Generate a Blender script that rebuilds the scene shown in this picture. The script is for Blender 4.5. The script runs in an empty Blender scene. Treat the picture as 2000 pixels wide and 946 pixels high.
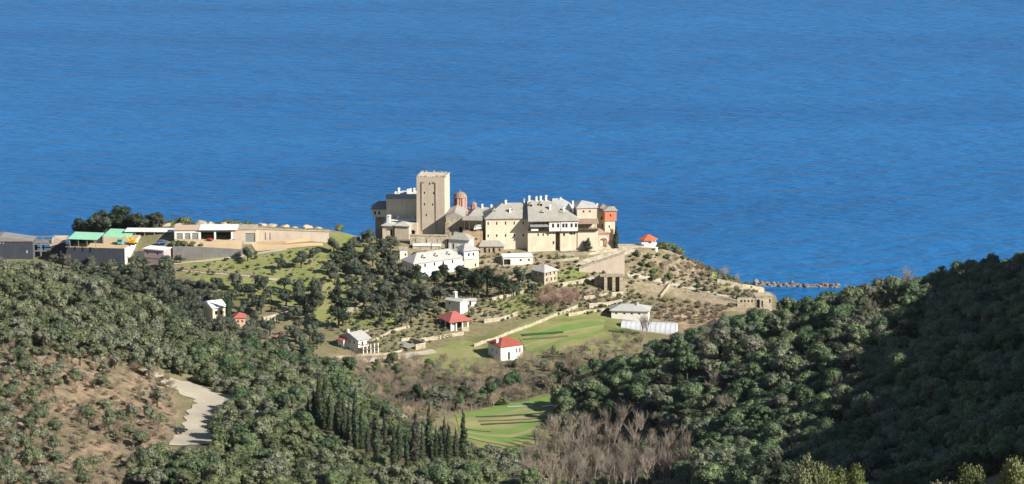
import bpy, math, random
import numpy as np
from mathutils import Vector

# ------------------------------------------------------------------ camera
IMW, IMH, FPX = 2000.0, 946.0, 5671.0
CAM_Z, PITCH = 276.0, math.radians(12.0)
CP, SP = math.cos(PITCH), math.sin(PITCH)
scene = bpy.context.scene
COL = scene.collection
cam_data = bpy.data.cameras.new('camera')
cam_data.sensor_width = 36.0
cam_data.lens = 36.0 * FPX / IMW
cam_data.clip_start = 1.0
cam_data.clip_end = 120000.0
cam = bpy.data.objects.new('camera', cam_data)
cam.location = (0, 0, CAM_Z)
cam.rotation_euler = (math.radians(90) - PITCH, 0, 0)
COL.objects.link(cam)
scene.camera = cam

# ------------------------------------------------------------------ light
SUN_AZ, SUN_EL = math.radians(33.0), math.radians(32.0)     # azimuth measured from +X towards -Y
SDIR = Vector((math.cos(SUN_AZ) * math.cos(SUN_EL), -math.sin(SUN_AZ) * math.cos(SUN_EL), math.sin(SUN_EL)))
world = bpy.data.worlds.new('World')
scene.world = world
world.use_nodes = True
wn, wl = world.node_tree.nodes, world.node_tree.links
wn.clear()
sky = wn.new('ShaderNodeTexSky')
sky.sky_type = 'NISHITA'
sky.sun_disc = False
sky.sun_elevation = SUN_EL
sky.sun_rotation = math.radians(90) + SUN_AZ
sky.altitude = 200
sky.air_density, sky.dust_density, sky.ozone_density = 1.0, 0.1, 1.5
bg = wn.new('ShaderNodeBackground')
bg.inputs['Strength'].default_value = 0.055
wo = wn.new('ShaderNodeOutputWorld')
wl.new(sky.outputs[0], bg.inputs[0])
wl.new(bg.outputs[0], wo.inputs[0])
sun_d = bpy.data.lights.new('sun', 'SUN')
sun_d.energy = 5.0
sun_d.angle = math.radians(0.53)
sun_d.color = (1.0, 0.94, 0.84)
sun = bpy.data.objects.new('sun', sun_d)
sun.rotation_euler = SDIR.to_track_quat('Z', 'Y').to_euler()
sun.location = (0, 0, 400)
COL.objects.link(sun)
vs = scene.view_settings
vs.view_transform = 'Standard'
vs.look = 'None'
vs.exposure = 0.72
vs.gamma = 1.0
vs.use_curve_mapping = False
scene.cycles.max_bounces = 6
scene.cycles.transparent_max_bounces = 8

# ------------------------------------------------------------------ pixel <-> world
def ray(px, py):
    dx, dy = (px - 1000.0) / FPX, (473.0 - py) / FPX
    return np.array([dx, CP + dy * SP, -SP + dy * CP])
def at(px, py, D):
    d = ray(px, py); t = D / d[1]
    return Vector((d[0] * t, D, CAM_Z + d[2] * t))
def atz(px, py, z):
    d = ray(px, py); t = (z - CAM_Z) / d[2]
    return Vector((d[0] * t, d[1] * t, z))
def project(x, y, z):
    zz = z - CAM_Z
    dep = y * CP - zz * SP
    return 1000 + FPX * x / dep, 473 - FPX * (y * SP + zz * CP) / dep, dep

# ------------------------------------------------------------------ terrain heights
rng = np.random.default_rng(7)
random.seed(7)
Zp = [  # (px, py, height): points on the ground read off the photograph
 (760,480,25),(813,466,25.5),(845,462,25.5),(873,470,25),(905,487,22.5),(950,488,22.3),(990,488,22.2),(1031,490,22.1),(1090,493,22),(1150,491,22),(1200,484,22),
 (1240,478,22),(1267,475,22),(1300,484,20.5),(1330,497,18),(1215,505,19),(1225,532,16),(1280,530,14.5),(1340,535,11),(1400,545,8.5),(1450,562,5),(1495,580,2.6),
 (808,546,16),(905,532,17),(860,560,16),(940,530,17.5),(1000,520,18.5),(1065,556,15),(1120,555,14.5),(1120,530,17),(1180,565,12.6),(1200,545,14.5),(1220,565,12),(1300,562,9.5),(1400,580,6.2),(1470,600,4),(1500,606,3),
 (1250,600,8),(1350,605,5.6),(1420,610,4.5),(1100,600,11.5),(1050,590,13),(1000,600,13.5),(940,600,14.5),(880,605,15),(900,632,12),(1000,645,10.3),(1100,645,9.8),(1200,645,8.5),(1270,655,7.5),(1000,695,8.5),
 (940,690,9.3),(850,690,10),(780,690,11),(700,692,12),(650,700,13),(750,640,15),(800,600,17),(700,600,17),(650,560,19.5),(750,520,22),(700,480,25.5),(650,500,24.5),(600,530,22.5),(550,500,24.5),(640,470,27),
 (500,482,26),(480,512,23.5),(350,512,23),(400,540,21.5),(550,550,20.5),(300,490,25),(420,476,27),(340,474,27.5),(500,474,27),(246,522,21),(190,520,21),(130,515,21),
 (330,440,31),(400,440,31.5),(480,438,31),(560,442,30),(640,446,29),(690,458,27),(730,468,24),(240,450,29),(180,462,26),
 (60,508,22),(0,505,22),(-80,505,22),(-250,500,22),
 (330,560,20),(400,590,18.5),(410,632,17),(468,636,16),(530,640,15.5),(600,650,15),(560,600,18),(640,620,16.5),(500,590,19),(470,560,20.5),(250,560,20),
 (720,730,10.5),(800,740,10.5),(900,740,9.6),(1000,730,8.8),(1080,710,8.6),(1180,680,8.2),(1240,680,8),
 (800,785,13.5),(900,800,12.6),(1000,795,12.2),(1090,770,11.2),(1090,830,13.5),(900,840,14.5),(1000,870,15.5),(1060,900,17),(1100,930,19),(1040,946,19.5),(1250,940,23),(1180,870,17)]
Dp = [  # (px, py, distance)
 (0,548,1000),(-150,530,1010),(130,548,1010),(200,578,1008),(300,618,998),(360,660,990),(420,690,982),(500,700,982),(600,722,970),(680,755,950),(0,620,940),(100,650,920),(200,680,912),(300,705,905),(340,748,905),
 (400,765,893),(452,790,880),(380,800,868),(400,840,842),(350,862,826),(150,750,862),(0,750,846),(0,850,788),(150,850,792),(250,850,806),(0,946,730),(200,946,742),(300,900,790),(-150,750,830),(-200,900,740),
 (500,850,822),(600,800,862),(700,830,866),(700,946,780),(450,946,765),(900,946,800),(800,890,832),(900,885,868),(560,760,905),
 (1120,800,972),(1200,770,972),(1250,735,985),(1350,682,992),(1430,656,990),(1500,642,985),(1600,624,975),(1750,584,955),(1900,570,935),(2000,560,920),(2150,545,900),
 (1130,850,935),(1300,750,944),(1400,720,942),(1500,720,920),(1700,680,890),(1900,650,858),(2000,636,846),(1300,840,892),(1500,820,850),(1700,800,800),(1900,780,752),(2000,766,735),(1330,920,838),(1500,920,775),(1700,920,700),(1900,920,640),(2000,920,620)]
ctrl = [tuple(atz(*p)) for p in Zp] + [tuple(at(*p)) for p in Dp]
XY = [  # points the picture does not show: shores, the hill off to the right, the slope under the camera
 (-330,1260,-8),(-250,1262,-7),(-180,1262,-7),(-120,1262,-7),(-60,1262,-8),(-20,1258,-8),(20,1256,-8),(50,1250,-7),(70,1242,-6),(90,1234,-6),(105,1224,-5),(118,1213,-4),(125,1202,-3),
 (-400,1300,-14),(0,1300,-14),(200,1300,-14),(400,1300,-14),(130,1260,-9),(300,1240,-11),
 (-200,1232,4),(-120,1236,6),(-60,1232,6),(-20,1225,10),(20,1220,14),(45,1216,13),
 (112,1180,-1.0),(130,1172,-1.6),(150,1160,-2),(180,1150,-2),(220,1140,-3),(300,1130,-3),(420,1150,-6),
 (110,1150,1.6),(125,1130,2),(150,1105,3),(180,1085,5),(240,1060,8),(330,1060,8),
 (70,1080,5),(95,1060,8),(120,1040,20),(150,1030,24),(190,1010,40),(80,1040,8),(60,1040,9),
 (-180,1070,21),(-210,1055,24),(-150,1060,21),(-240,1060,26),(-300,1100,22),(-300,1000,50),(-300,860,70),(-300,700,95),
 (205,900,119),(212,840,131),(212,780,141),(212,720,150),(212,650,166),(205,590,183),(215,540,198),(190,480,190),(260,940,96),(300,990,70),(290,850,147),(300,760,171),(320,620,218),(420,700,230),(420,900,170),(420,1000,90),(560,600,240),(560,900,170),(560,1050,60),
 (0,650,72),(-60,650,78),(60,640,76),(0,540,98),(-80,540,104),(-160,620,92),(70,540,106),(110,520,118),(-60,420,132),(40,430,135),(70,430,142),
 (35,200,188),(60,250,176),(20,120,226),(36,280,172),(0,200,206),(36,352,160),(62,352,160),(0,350,158),(-80,340,164),(100,350,160),(180,400,185),(0,250,192),(-120,250,205),(120,250,196),(0,120,230),(0,40,262),(0,0,274.3),(0,-60,285),(-200,0,270),(250,0,285),(-300,300,190),(300,300,215),(-300,500,130),(450,300,260),(560,0,300),(-400,-60,280),(-400,1150,18),(-400,900,70),(-400,600,110)]
ctrl = np.array(ctrl + [tuple(map(float, p)) for p in XY])
GX0, GX1, GY0, GY1, GS = -400.0, 560.0, -60.0, 1300.0, 2.5
gx = np.arange(GX0, GX1 + .1, GS); gy = np.arange(GY0, GY1 + .1, GS)
NX, NY = len(gx), len(gy)
def rbf_fit(P, v, lam=0.6):
    n = len(P)
    A = np.hypot(P[:, None, 0] - P[None, :, 0], P[:, None, 1] - P[None, :, 1])
    A[np.diag_indices(n)] = -lam
    M = np.zeros((n + 3, n + 3)); M[:n, :n] = A; M[:n, n] = 1; M[:n, n+1:] = P[:, :2]; M[n, :n] = 1; M[n+1:, :n] = P[:, :2].T
    return np.linalg.solve(M, np.concatenate([v, [0, 0, 0]]))
wts = rbf_fit(ctrl, ctrl[:, 2])
H = np.zeros((NY, NX))
for j in range(NY):
    r = np.hypot(gx[:, None] - ctrl[None, :, 0], gy[j] - ctrl[None, :, 1])
    H[j] = r @ wts[:-3] + wts[-3] + wts[-2] * gx + wts[-1] * gy[j]
def blur(a, n):
    for _ in range(n):
        p = np.pad(a, 1, mode='edge')
        a = (p[:-2, 1:-1] + p[2:, 1:-1] + p[1:-1, :-2] + p[1:-1, 2:] + 4 * p[1:-1, 1:-1]) / 8
    return a
H = blur(H, 5)
def vnoise(scale, seed):
    r = np.random.default_rng(seed)
    nx, ny = int((GX1 - GX0) / scale) + 3, int((GY1 - GY0) / scale) + 3
    g = r.uniform(-1, 1, (ny, nx))
    u = (gx - GX0) / scale; v = (gy - GY0) / scale
    iu, iv = u.astype(int), v.astype(int)
    fu, fv = u - iu, v - iv
    fu, fv = fu * fu * (3 - 2 * fu), fv * fv * (3 - 2 * fv)
    a = g[np.ix_(iv, iu)]; b = g[np.ix_(iv, iu + 1)]; c = g[np.ix_(iv + 1, iu)]; d = g[np.ix_(iv + 1, iu + 1)]
    return (a * (1 - fu) + b * fu) * (1 - fv)[:, None] + (c * (1 - fu) + d * fu) * fv[:, None]
H += 0.35 * vnoise(14, 1) + 0.18 * vnoise(6, 2)
def ground(x, y):
    """height of the terrain mesh, interpolated on its own triangles"""
    u = np.clip((np.asarray(x, float) - GX0) / GS, 0, NX - 1.001); v = np.clip((np.asarray(y, float) - GY0) / GS, 0, NY - 1.001)
    i, j = u.astype(int), v.astype(int); a, b = u - i, v - j
    h00, h10, h01, h11 = H[j, i], H[j, i + 1], H[j + 1, i], H[j + 1, i + 1]
    return np.where(a >= b, h00 + a * (h10 - h00) + b * (h11 - h10), h00 + b * (h01 - h00) + a * (h11 - h01))
_T = np.arange(200.0, 1330.0, 0.5)
def hit(px, py):
    """where the line of sight through a pixel of the photograph meets the ground"""
    d = ray(px, py); t = _T / d[1]
    x, z = d[0] * t, CAM_Z + d[2] * t
    k = np.nonzero(z <= ground(x, _T))[0]
    k = k[0] if len(k) else len(_T) - 1
    return Vector((x[k], _T[k], float(ground(x[k], _T[k]))))
def visible(x, y, z, margin=2.5):
    t = np.linspace(0.2, 0.985, 120)
    return bool(np.all(ground(x * t, y * t) < CAM_Z + (z + margin - CAM_Z) * t))
def in_poly(px, py, poly):
    px, py = np.asarray(px, float), np.asarray(py, float)
    c = np.zeros(px.shape, bool); n = len(poly)
    for i in range(n):
        x0, y0 = poly[i]; x1, y1 = poly[(i + 1) % n]
        if y0 == y1: continue
        t = ((y0 > py) != (y1 > py)) & (px < (x1 - x0) * (py - y0) / (y1 - y0) + x0)
        c ^= t
    return c

# ------------------------------------------------------------------ materials (procedural)
def new_mat(name):
    m = bpy.data.materials.new(name); m.use_nodes = True
    n = m.node_tree.nodes; n.clear()
    return m, n, m.node_tree.links
def surf(name, c1, c2=None, scale=1.0, rough=0.85, bump=0.0, bscale=None, cells=0.0, spec=0.25, streak=0.0, c3=None):
    """weathered surface: two tones broken up by noise, optional stone cells, stains running down, fine relief"""
    m, n, l = new_mat(name)
    out = n.new('ShaderNodeOutputMaterial'); p = n.new('ShaderNodeBsdfPrincipled')
    p.inputs['Roughness'].default_value = rough
    p.inputs['Specular IOR Level'].default_value = spec
    tc = n.new('ShaderNodeTexCoord')
    c2 = c2 or tuple(v * 0.72 for v in c1)
    no = n.new('ShaderNodeTexNoise'); no.inputs['Scale'].default_value = scale; no.inputs['Detail'].default_value = 6; no.inputs['Roughness'].default_value = 0.65
    l.new(tc.outputs['Object'], no.inputs['Vector'])
    rp = n.new('ShaderNodeMapRange'); rp.inputs[1].default_value = 0.33; rp.inputs[2].default_value = 0.67
    l.new(no.outputs[0], rp.inputs[0])
    mx = n.new('ShaderNodeMix'); mx.data_type = 'RGBA'
    mx.inputs[6].default_value = (*c1, 1); mx.inputs[7].default_value = (*c2, 1)
    l.new(rp.outputs[0], mx.inputs[0])
    col = mx.outputs[2]
    if cells:
        vo = n.new('ShaderNodeTexVoronoi'); vo.inputs['Scale'].default_value = cells
        mp = n.new('ShaderNodeMapping'); mp.inputs['Scale'].default_value = (1, 1, 1.6)
        l.new(tc.outputs['Object'], mp.inputs['Vector']); l.new(mp.outputs[0], vo.inputs['Vector'])
        hv = n.new('ShaderNodeSeparateColor'); l.new(vo.outputs['Color'], hv.inputs[0])
        mr = n.new('ShaderNodeMapRange'); mr.inputs[3].default_value = 0.72; mr.inputs[4].default_value = 1.18
        l.new(hv.outputs[0], mr.inputs[0])
        mm = n.new('ShaderNodeMix'); mm.data_type = 'RGBA'; mm.blend_type = 'MULTIPLY'; mm.inputs[0].default_value = 1
        l.new(col, mm.inputs[6]); l.new(mr.outputs[0], mm.inputs[7]); col = mm.outputs[2]
    if streak or c3:
        mp = n.new('ShaderNodeMapping'); mp.inputs['Scale'].default_value = (0.9, 0.9, 0.12)
        l.new(tc.outputs['Object'], mp.inputs['Vector'])
        n2 = n.new('ShaderNodeTexNoise'); n2.inputs['Scale'].default_value = 1.1; n2.inputs['Detail'].default_value = 4
        l.new(mp.outputs[0], n2.inputs['Vector'])
        mr = n.new('ShaderNodeMapRange'); mr.inputs[1].default_value = 0.5; mr.inputs[2].default_value = 0.75; mr.inputs[4].default_value = streak or 0.6
        l.new(n2.outputs[0], mr.inputs[0])
        mm = n.new('ShaderNodeMix'); mm.data_type = 'RGBA'
        mm.inputs[7].default_value = (*(c3 or tuple(v * 0.5 for v in c2)), 1)
        l.new(mr.outputs[0], mm.inputs[0]); l.new(col, mm.inputs[6]); col = mm.outputs[2]
    l.new(col, p.inputs['Base Color'])
    if bump:
        nb = n.new('ShaderNodeTexNoise'); nb.inputs['Scale'].default_value = bscale or scale * 4; nb.inputs['Detail'].default_value = 5
        l.new(tc.outputs['Object'], nb.inputs['Vector'])
        b = n.new('ShaderNodeBump'); b.inputs['Strength'].default_value = 0.7; b.inputs['Distance'].default_value = bump
        l.new(nb.outputs[0], b.inputs['Height']); l.new(b.outputs[0], p.inputs['Normal'])
    l.new(p.outputs[0], out.inputs[0])
    return m
def slabs(name, c1, c2):
    """roof of split stone slabs: courses and joints as fine relief, lichen patches"""
    m, n, l = new_mat(name)
    out = n.new('ShaderNodeOutputMaterial'); p = n.new('ShaderNodeBsdfPrincipled')
    p.inputs['Roughness'].default_value = 0.75; p.inputs['Specular IOR Level'].default_value = 0.3
    tc = n.new('ShaderNodeTexCoord')
    vo = n.new('ShaderNodeTexVoronoi'); vo.inputs['Scale'].default_value = 1.9
    l.new(tc.outputs['Object'], vo.inputs['Vector'])
    no = n.new('ShaderNodeTexNoise'); no.inputs['Scale'].default_value = 0.35; no.inputs['Detail'].default_value = 5
    l.new(tc.outputs['Object'], no.inputs['Vector'])
    sp = n.new('ShaderNodeSeparateColor'); l.new(vo.outputs['Color'], sp.inputs[0])
    ad = n.new('ShaderNodeMath'); ad.operation = 'MULTIPLY_ADD'; ad.inputs[1].default_value = 0.35
    l.new(sp.outputs[0], ad.inputs[0]); l.new(no.outputs[0], ad.inputs[2])
    rp = n.new('ShaderNodeMapRange'); rp.inputs[1].default_value = 0.4; rp.inputs[2].default_value = 0.95
    l.new(ad.outputs[0], rp.inputs[0])
    mx = n.new('ShaderNodeMix'); mx.data_type = 'RGBA'; mx.inputs[6].default_value = (*c1, 1); mx.inputs[7].default_value = (*c2, 1)
    l.new(rp.outputs[0], mx.inputs[0]); l.new(mx.outputs[2], p.inputs['Base Color'])
    b = n.new('ShaderNodeBump'); b.inputs['Strength'].default_value = 0.6; b.inputs['Distance'].default_value = 0.05
    l.new(vo.outputs['Distance'], b.inputs['Height']); l.new(b.outputs[0], p.inputs['Normal'])
    l.new(p.outputs[0], out.inputs[0])
    return m
def leaf_mat(name, c1, c2, trans=0.24, spread=0.36, c3=None):
    """foliage: tone differs from tree to tree and from leaf clump to leaf clump"""
    m, n, l = new_mat(name)
    out = n.new('ShaderNodeOutputMaterial')
    oi = n.new('ShaderNodeObjectInfo'); ge = n.new('ShaderNodeNewGeometry')
    cr_ = n.new('ShaderNodeValToRGB'); e = cr_.color_ramp.elements
    g_ = sum(c2) / 3; c3 = c3 or (g_ * 1.05, g_ * 1.08, g_ * .80)
    e[0].color = (*c1, 1); e[1].color = (*c3, 1); q = e.new(.55); q.color = (*c2, 1); q = e.new(.28); q.color = (*tuple((x + y) / 2 * .85 for x, y in zip(c1, c2)), 1)
    l.new(oi.outputs['Random'], cr_.inputs[0])
    mr = n.new('ShaderNodeMapRange'); mr.inputs[3].default_value = 1 - spread; mr.inputs[4].default_value = 1 + spread
    l.new(ge.outputs['Random Per Island'], mr.inputs[0])
    mm = n.new('ShaderNodeMix'); mm.data_type = 'RGBA'; mm.blend_type = 'MULTIPLY'; mm.inputs[0].default_value = 1
    l.new(cr_.outputs[0], mm.inputs[6]); l.new(mr.outputs[0], mm.inputs[7])
    d = n.new('ShaderNodeBsdfPrincipled'); d.inputs['Roughness'].default_value = 0.55; d.inputs['Specular IOR Level'].default_value = 0.3
    t = n.new('ShaderNodeBsdfTranslucent')
    l.new(mm.outputs[2], d.inputs['Base Color']); l.new(mm.outputs[2], t.inputs['Color'])
    ms = n.new('ShaderNodeMixShader'); ms.inputs[0].default_value = trans
    l.new(d.outputs[0], ms.inputs[1]); l.new(t.outputs[0], ms.inputs[2]); l.new(ms.outputs[0], out.inputs[0])
    return m

M = {}
M['plaster'] = surf('cream_plaster', (.76, .68, .53), (.64, .55, .41), .22, .9, .02, 3, streak=.35, c3=(.40, .33, .23))
M['plaster_white'] = surf('white_plaster', (.80, .78, .72), (.68, .65, .58), .4, .9, .02, 3, streak=.25, c3=(.5, .47, .40))
M['limewash'] = surf('limewash', (.82, .80, .76), (.74, .72, .68), .5, .9)
M['tower'] = surf('tower_render', (.60, .51, .41), (.52, .44, .345), .25, .92, .02, 2, streak=.35, c3=(.37, .31, .23))
M['stone'] = surf('rubble_stone', (.46, .38, .27), (.33, .26, .18), .6, .95, .06, 2.2, cells=1.6, streak=.25)
M['stone_orange'] = surf('ochre_rubble_stone', (.50, .37, .24), (.35, .25, .16), .6, .95, .06, 2.2, cells=1.5)
M['stone_pale'] = surf('pale_rubble_stone', (.50, .44, .33), (.36, .31, .22), .5, .95, .06, 2.0, cells=1.4, streak=.2)
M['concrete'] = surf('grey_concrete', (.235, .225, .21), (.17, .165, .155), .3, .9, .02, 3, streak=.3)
M['concrete_shade'] = surf('shade_toned_concrete', (.055, .064, .085), (.042, .050, .066), .3, .95, .02, 3, streak=.25, c3=(.12, .12, .12))  # shade on the yard walls is mixed into this concrete colour
M['slate'] = slabs('stone_slab_roof', (.30, .285, .25), (.39, .37, .325))
M['slate_pale'] = slabs('pale_stone_slab_roof', (.37, .37, .35), (.47, .46, .43))
M['slate_dark'] = slabs('dark_stone_slab_roof', (.20, .19, .19), (.28, .27, .25))
M['slate_brown'] = slabs('brown_slab_roof', (.27, .18, .13), (.36, .26, .19))
M['red_plaster'] = surf('red_orange_plaster', (.62, .235, .135), (.54, .20, .115), .5, .9, streak=.3, c3=(.42, .13, .07))
M['church_red'] = surf('faded_red_plaster', (.52, .27, .22), (.45, .21, .17), .5, .9)
M['pink'] = surf('pink_plaster', (.60, .40, .32), (.52, .33, .26), .5, .9, streak=.2)
M['pink_pale'] = surf('pale_pink_wall', (.52, .38, .38), (.45, .33, .33), .5, .9)
M['red_roof'] = surf('red_tile_roof', (.38, .105, .068), (.29, .078, .052), 1.2, .7, .05, 6, streak=.2)
M['red_sheet'] = surf('faded_red_sheet_roof', (.46, .14, .12), (.38, .11, .095), .6, .6)
M['orange_roof'] = surf('orange_tile_roof', (.58, .15, .06), (.48, .12, .05), 1.2, .75, .05, 6)
M['green_roof'] = surf('green_sheet_roof', (.33, .66, .44), (.28, .58, .38), .4, .5)
M['white_roof'] = surf('white_sheet_roof', (.82, .82, .80), (.70, .70, .67), .4, .6)
M['tan_roof'] = surf('tan_flat_roof', (.58, .44, .33), (.50, .38, .28), .5, .9)
M['grey_panel'] = surf('grey_panel', (.26, .27, .26), (.22, .23, .22), .5, .7)
M['wood'] = surf('weathered_wood', (.16, .105, .07), (.10, .065, .045), 1.5, .85)
M['wood_dark'] = surf('dark_wood', (.055, .04, .032), (.035, .026, .02), 1.5, .85)
M['metal'] = surf('dull_metal', (.35, .35, .34), (.25, .25, .24), 1, .5, spec=.5)
M['glass'] = surf('window_glass', (.018, .022, .028), (.03, .034, .04), .7, .12, spec=.5)
M['dark_inside'] = surf('dark_interior', (.028, .024, .022), (.018, .016, .015), .7, .95)
M['film'] = surf('greenhouse_film', (.62, .64, .66), (.52, .54, .57), .25, .35, spec=.5, streak=.25, c3=(.42, .43, .44))
M['dirt'] = surf('pale_dirt_track', (.47, .42, .33), (.37, .325, .25), .12, .95, .05, 1.2)
M['dirt_tan'] = surf('tan_gravel', (.56, .42, .26), (.47, .35, .21), .15, .95, .04, 1.2)
M['paving'] = surf('stone_paving', (.47, .42, .33), (.37, .33, .25), .3, .9, .03, 2, cells=.9)
M['grass'] = surf('meadow_grass', (.20, .225, .070), (.29, .27, .115), .10, .95, .12, 1.5)
M['grass_lush'] = surf('lush_field', (.125, .235, .045), (.19, .25, .075), .12, .95, .12, 1.5)
M['grass_dry'] = surf('dry_terrace_grass', (.32, .285, .135), (.25, .24, .10), .12, .95, .12, 1.5)
M['crop'] = surf('dark_green_crop', (.035, .085, .03), (.05, .10, .035), .6, .9, .1, 2)
M['soil_bed'] = surf('dug_soil', (.20, .15, .10), (.15, .115, .075), .4, .95, .1, 2)
M['rock'] = surf('weathered_rock', (.46, .38, .28), (.30, .25, .19), .35, .95, .2, 1.3)
M['boulder'] = surf('breakwater_rock', (.26, .235, .205), (.11, .10, .095), .4, .9, .15, 1.2)
M['boulder_red'] = surf('reddish_rock', (.30, .19, .15), (.20, .13, .105), .4, .9, .15, 1.2)
M['tyre'] = surf('tyre_rubber', (.02, .02, .02), (.03, .03, .03), 2, .8)
M['yellow'] = surf('yellow_paint', (.75, .45, .03), (.66, .38, .03), 1, .45, spec=.5)
M['teal'] = surf('teal_paint', (.04, .38, .33), (.04, .32, .28), 1, .45, spec=.5)
M['car_white'] = surf('white_car_paint', (.78, .78, .77), (.72, .72, .71), 1, .3, spec=.5)
M['car_blue'] = surf('blue_car_paint', (.06, .13, .30), (.05, .11, .26), 1, .3, spec=.5)
M['car_black'] = surf('black_car_paint', (.02, .022, .025), (.03, .03, .032), 1, .25, spec=.5)
M['car_red'] = surf('red_paint', (.50, .035, .03), (.44, .03, .025), 1, .35, spec=.5)
M['blue_wall'] = surf('blue_wall', (.10, .13, .24), (.08, .11, .20), .6, .9)
M['bark'] = surf('bark', (.10, .08, .06), (.06, .048, .036), 2.5, .95, .05, 6)
M['bark_grey'] = surf('grey_bark', (.30, .265, .225), (.22, .19, .16), 2.5, .95)
M['twig'] = surf('bare_twigs', (.25, .21, .17), (.19, .158, .128), 1.5, .95)
M['twig_pink'] = surf('reddish_bare_twigs', (.40, .28, .215), (.32, .22, .17), 1.5, .95)
M['twig_tan'] = surf('tan_bare_twigs', (.37, .30, .21), (.30, .24, .17), 1.5, .95)
M['oak'] = leaf_mat('evergreen_oak_leaves', (.060, .108, .050), (.138, .190, .086))
M['olive'] = leaf_mat('olive_leaves', (.106, .135, .073), (.195, .215, .118))
M['maquis'] = leaf_mat('maquis_leaves', (.082, .112, .048), (.168, .195, .088))
M['grove'] = leaf_mat('dark_olive_leaves', (.058, .078, .052), (.105, .126, .080))
M['pine'] = leaf_mat('pine_needles', (.022, .036, .018), (.036, .052, .024), .1)
M['cypress'] = leaf_mat('cypress_leaves', (.026, .044, .020), (.044, .064, .026), .1)
M['near_leaf'] = leaf_mat('bright_broad_leaves', (.11, .135, .04), (.16, .175, .06), .25)
M['brush'] = leaf_mat('dry_brush_leaves', (.17, .14, .09), (.23, .185, .12), .1, .5)

# ------------------------------------------------------------------ object helpers
_mesh_n = {}
def mesh_from(name, verts, faces, mat, smooth=False):
    me = bpy.data.meshes.new(name)
    me.from_pydata([tuple(v) for v in verts], [], faces)
    me.materials.append(M[mat] if isinstance(mat, str) else mat)
    if smooth:
        me.polygons.foreach_set('use_smooth', [True] * len(me.polygons))
    me.update()
    return me
def mesh_np(name, v, f, mat, smooth=False):
    """v (n,3) float array, f (m,k) int array: fast mesh"""
    me = bpy.data.meshes.new(name)
    k = f.shape[1]
    me.vertices.add(len(v)); me.vertices.foreach_set('co', np.ascontiguousarray(v, np.float32).ravel())
    me.loops.add(f.size); me.loops.foreach_set('vertex_index', np.ascontiguousarray(f, np.int32).ravel())
    me.polygons.add(len(f)); me.polygons.foreach_set('loop_start', np.arange(0, f.size, k, dtype=np.int32))
    me.polygons.foreach_set('loop_total', np.full(len(f), k, np.int32))
    me.polygons.foreach_set('use_smooth', np.full(len(f), smooth, bool))
    me.materials.append(M[mat] if isinstance(mat, str) else mat)
    me.update(calc_edges=True); me.validate()
    return me
def link(name, me, parent=None, loc=None, rz=0.0, scl=None):
    o = bpy.data.objects.new(name, me); COL.objects.link(o)
    if parent is not None: o.parent = parent
    if loc is not None: o.location = loc
    if rz: o.rotation_euler = (0, 0, rz)
    if scl is not None: o.scale = scl if hasattr(scl, '__len__') else (scl,) * 3
    return o
def tag(o, label=None, cat=None, group=None, kind=None):
    if label: o['label'] = label
    if cat: o['category'] = cat
    if group: o['group'] = group
    if kind: o['kind'] = kind
    return o
class MB:
    """collects boxes and tubes into one mesh"""
    def __init__(s): s.v, s.f = [], []
    def add(s, v, f):
        b = len(s.v); s.v += [tuple(x) for x in v]; s.f += [tuple(i + b for i in q) for q in f]; return s
    def box(s, x0, x1, y0, y1, z0, z1):
        return s.add([(x0,y0,z0),(x1,y0,z0),(x1,y1,z0),(x0,y1,z0),(x0,y0,z1),(x1,y0,z1),(x1,y1,z1),(x0,y1,z1)],
                     [(0,3,2,1),(4,5,6,7),(0,1,5,4),(1,2,6,5),(2,3,7,6),(3,0,4,7)])
    def tube(s, a, b, r0, r1=None, n=6):
        a, b = Vector(a), Vector(b); r1 = r0 if r1 is None else r1
        d = (b - a).normalized(); u = d.orthogonal().normalized(); w = d.cross(u)
        v = [a + (u * math.cos(2*math.pi*i/n) + w * math.sin(2*math.pi*i/n)) * r0 for i in range(n)] + [b + (u * math.cos(2*math.pi*i/n) + w * math.sin(2*math.pi*i/n)) * r1 for i in range(n)]
        return s.add(v, [(i, (i+1) % n, n + (i+1) % n, n + i) for i in range(n)] + [tuple(range(n))[::-1], tuple(range(n, 2*n))])
    def lathe(s, prof, n=12, c=(0, 0)):
        v = []; k = len(prof)
        for r, z in prof: v += [(c[0] + r*math.cos(2*math.pi*i/n), c[1] + r*math.sin(2*math.pi*i/n), z) for i in range(n)]
        f = [(j*n+i, j*n+(i+1) % n, (j+1)*n+(i+1) % n, (j+1)*n+i) for j in range(k-1) for i in range(n)]
        return s.add(v, f + [tuple(range(n))[::-1], tuple((k-1)*n+i for i in range(n))])
    def mesh(s, name, mat, smooth=False): return mesh_from(name, s.v, s.f, mat, smooth)
    def build(s, name, mat, parent=None, loc=None, rz=0.0, smooth=False): return link(name, s.mesh(name, mat, smooth), parent, loc, rz)

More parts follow.
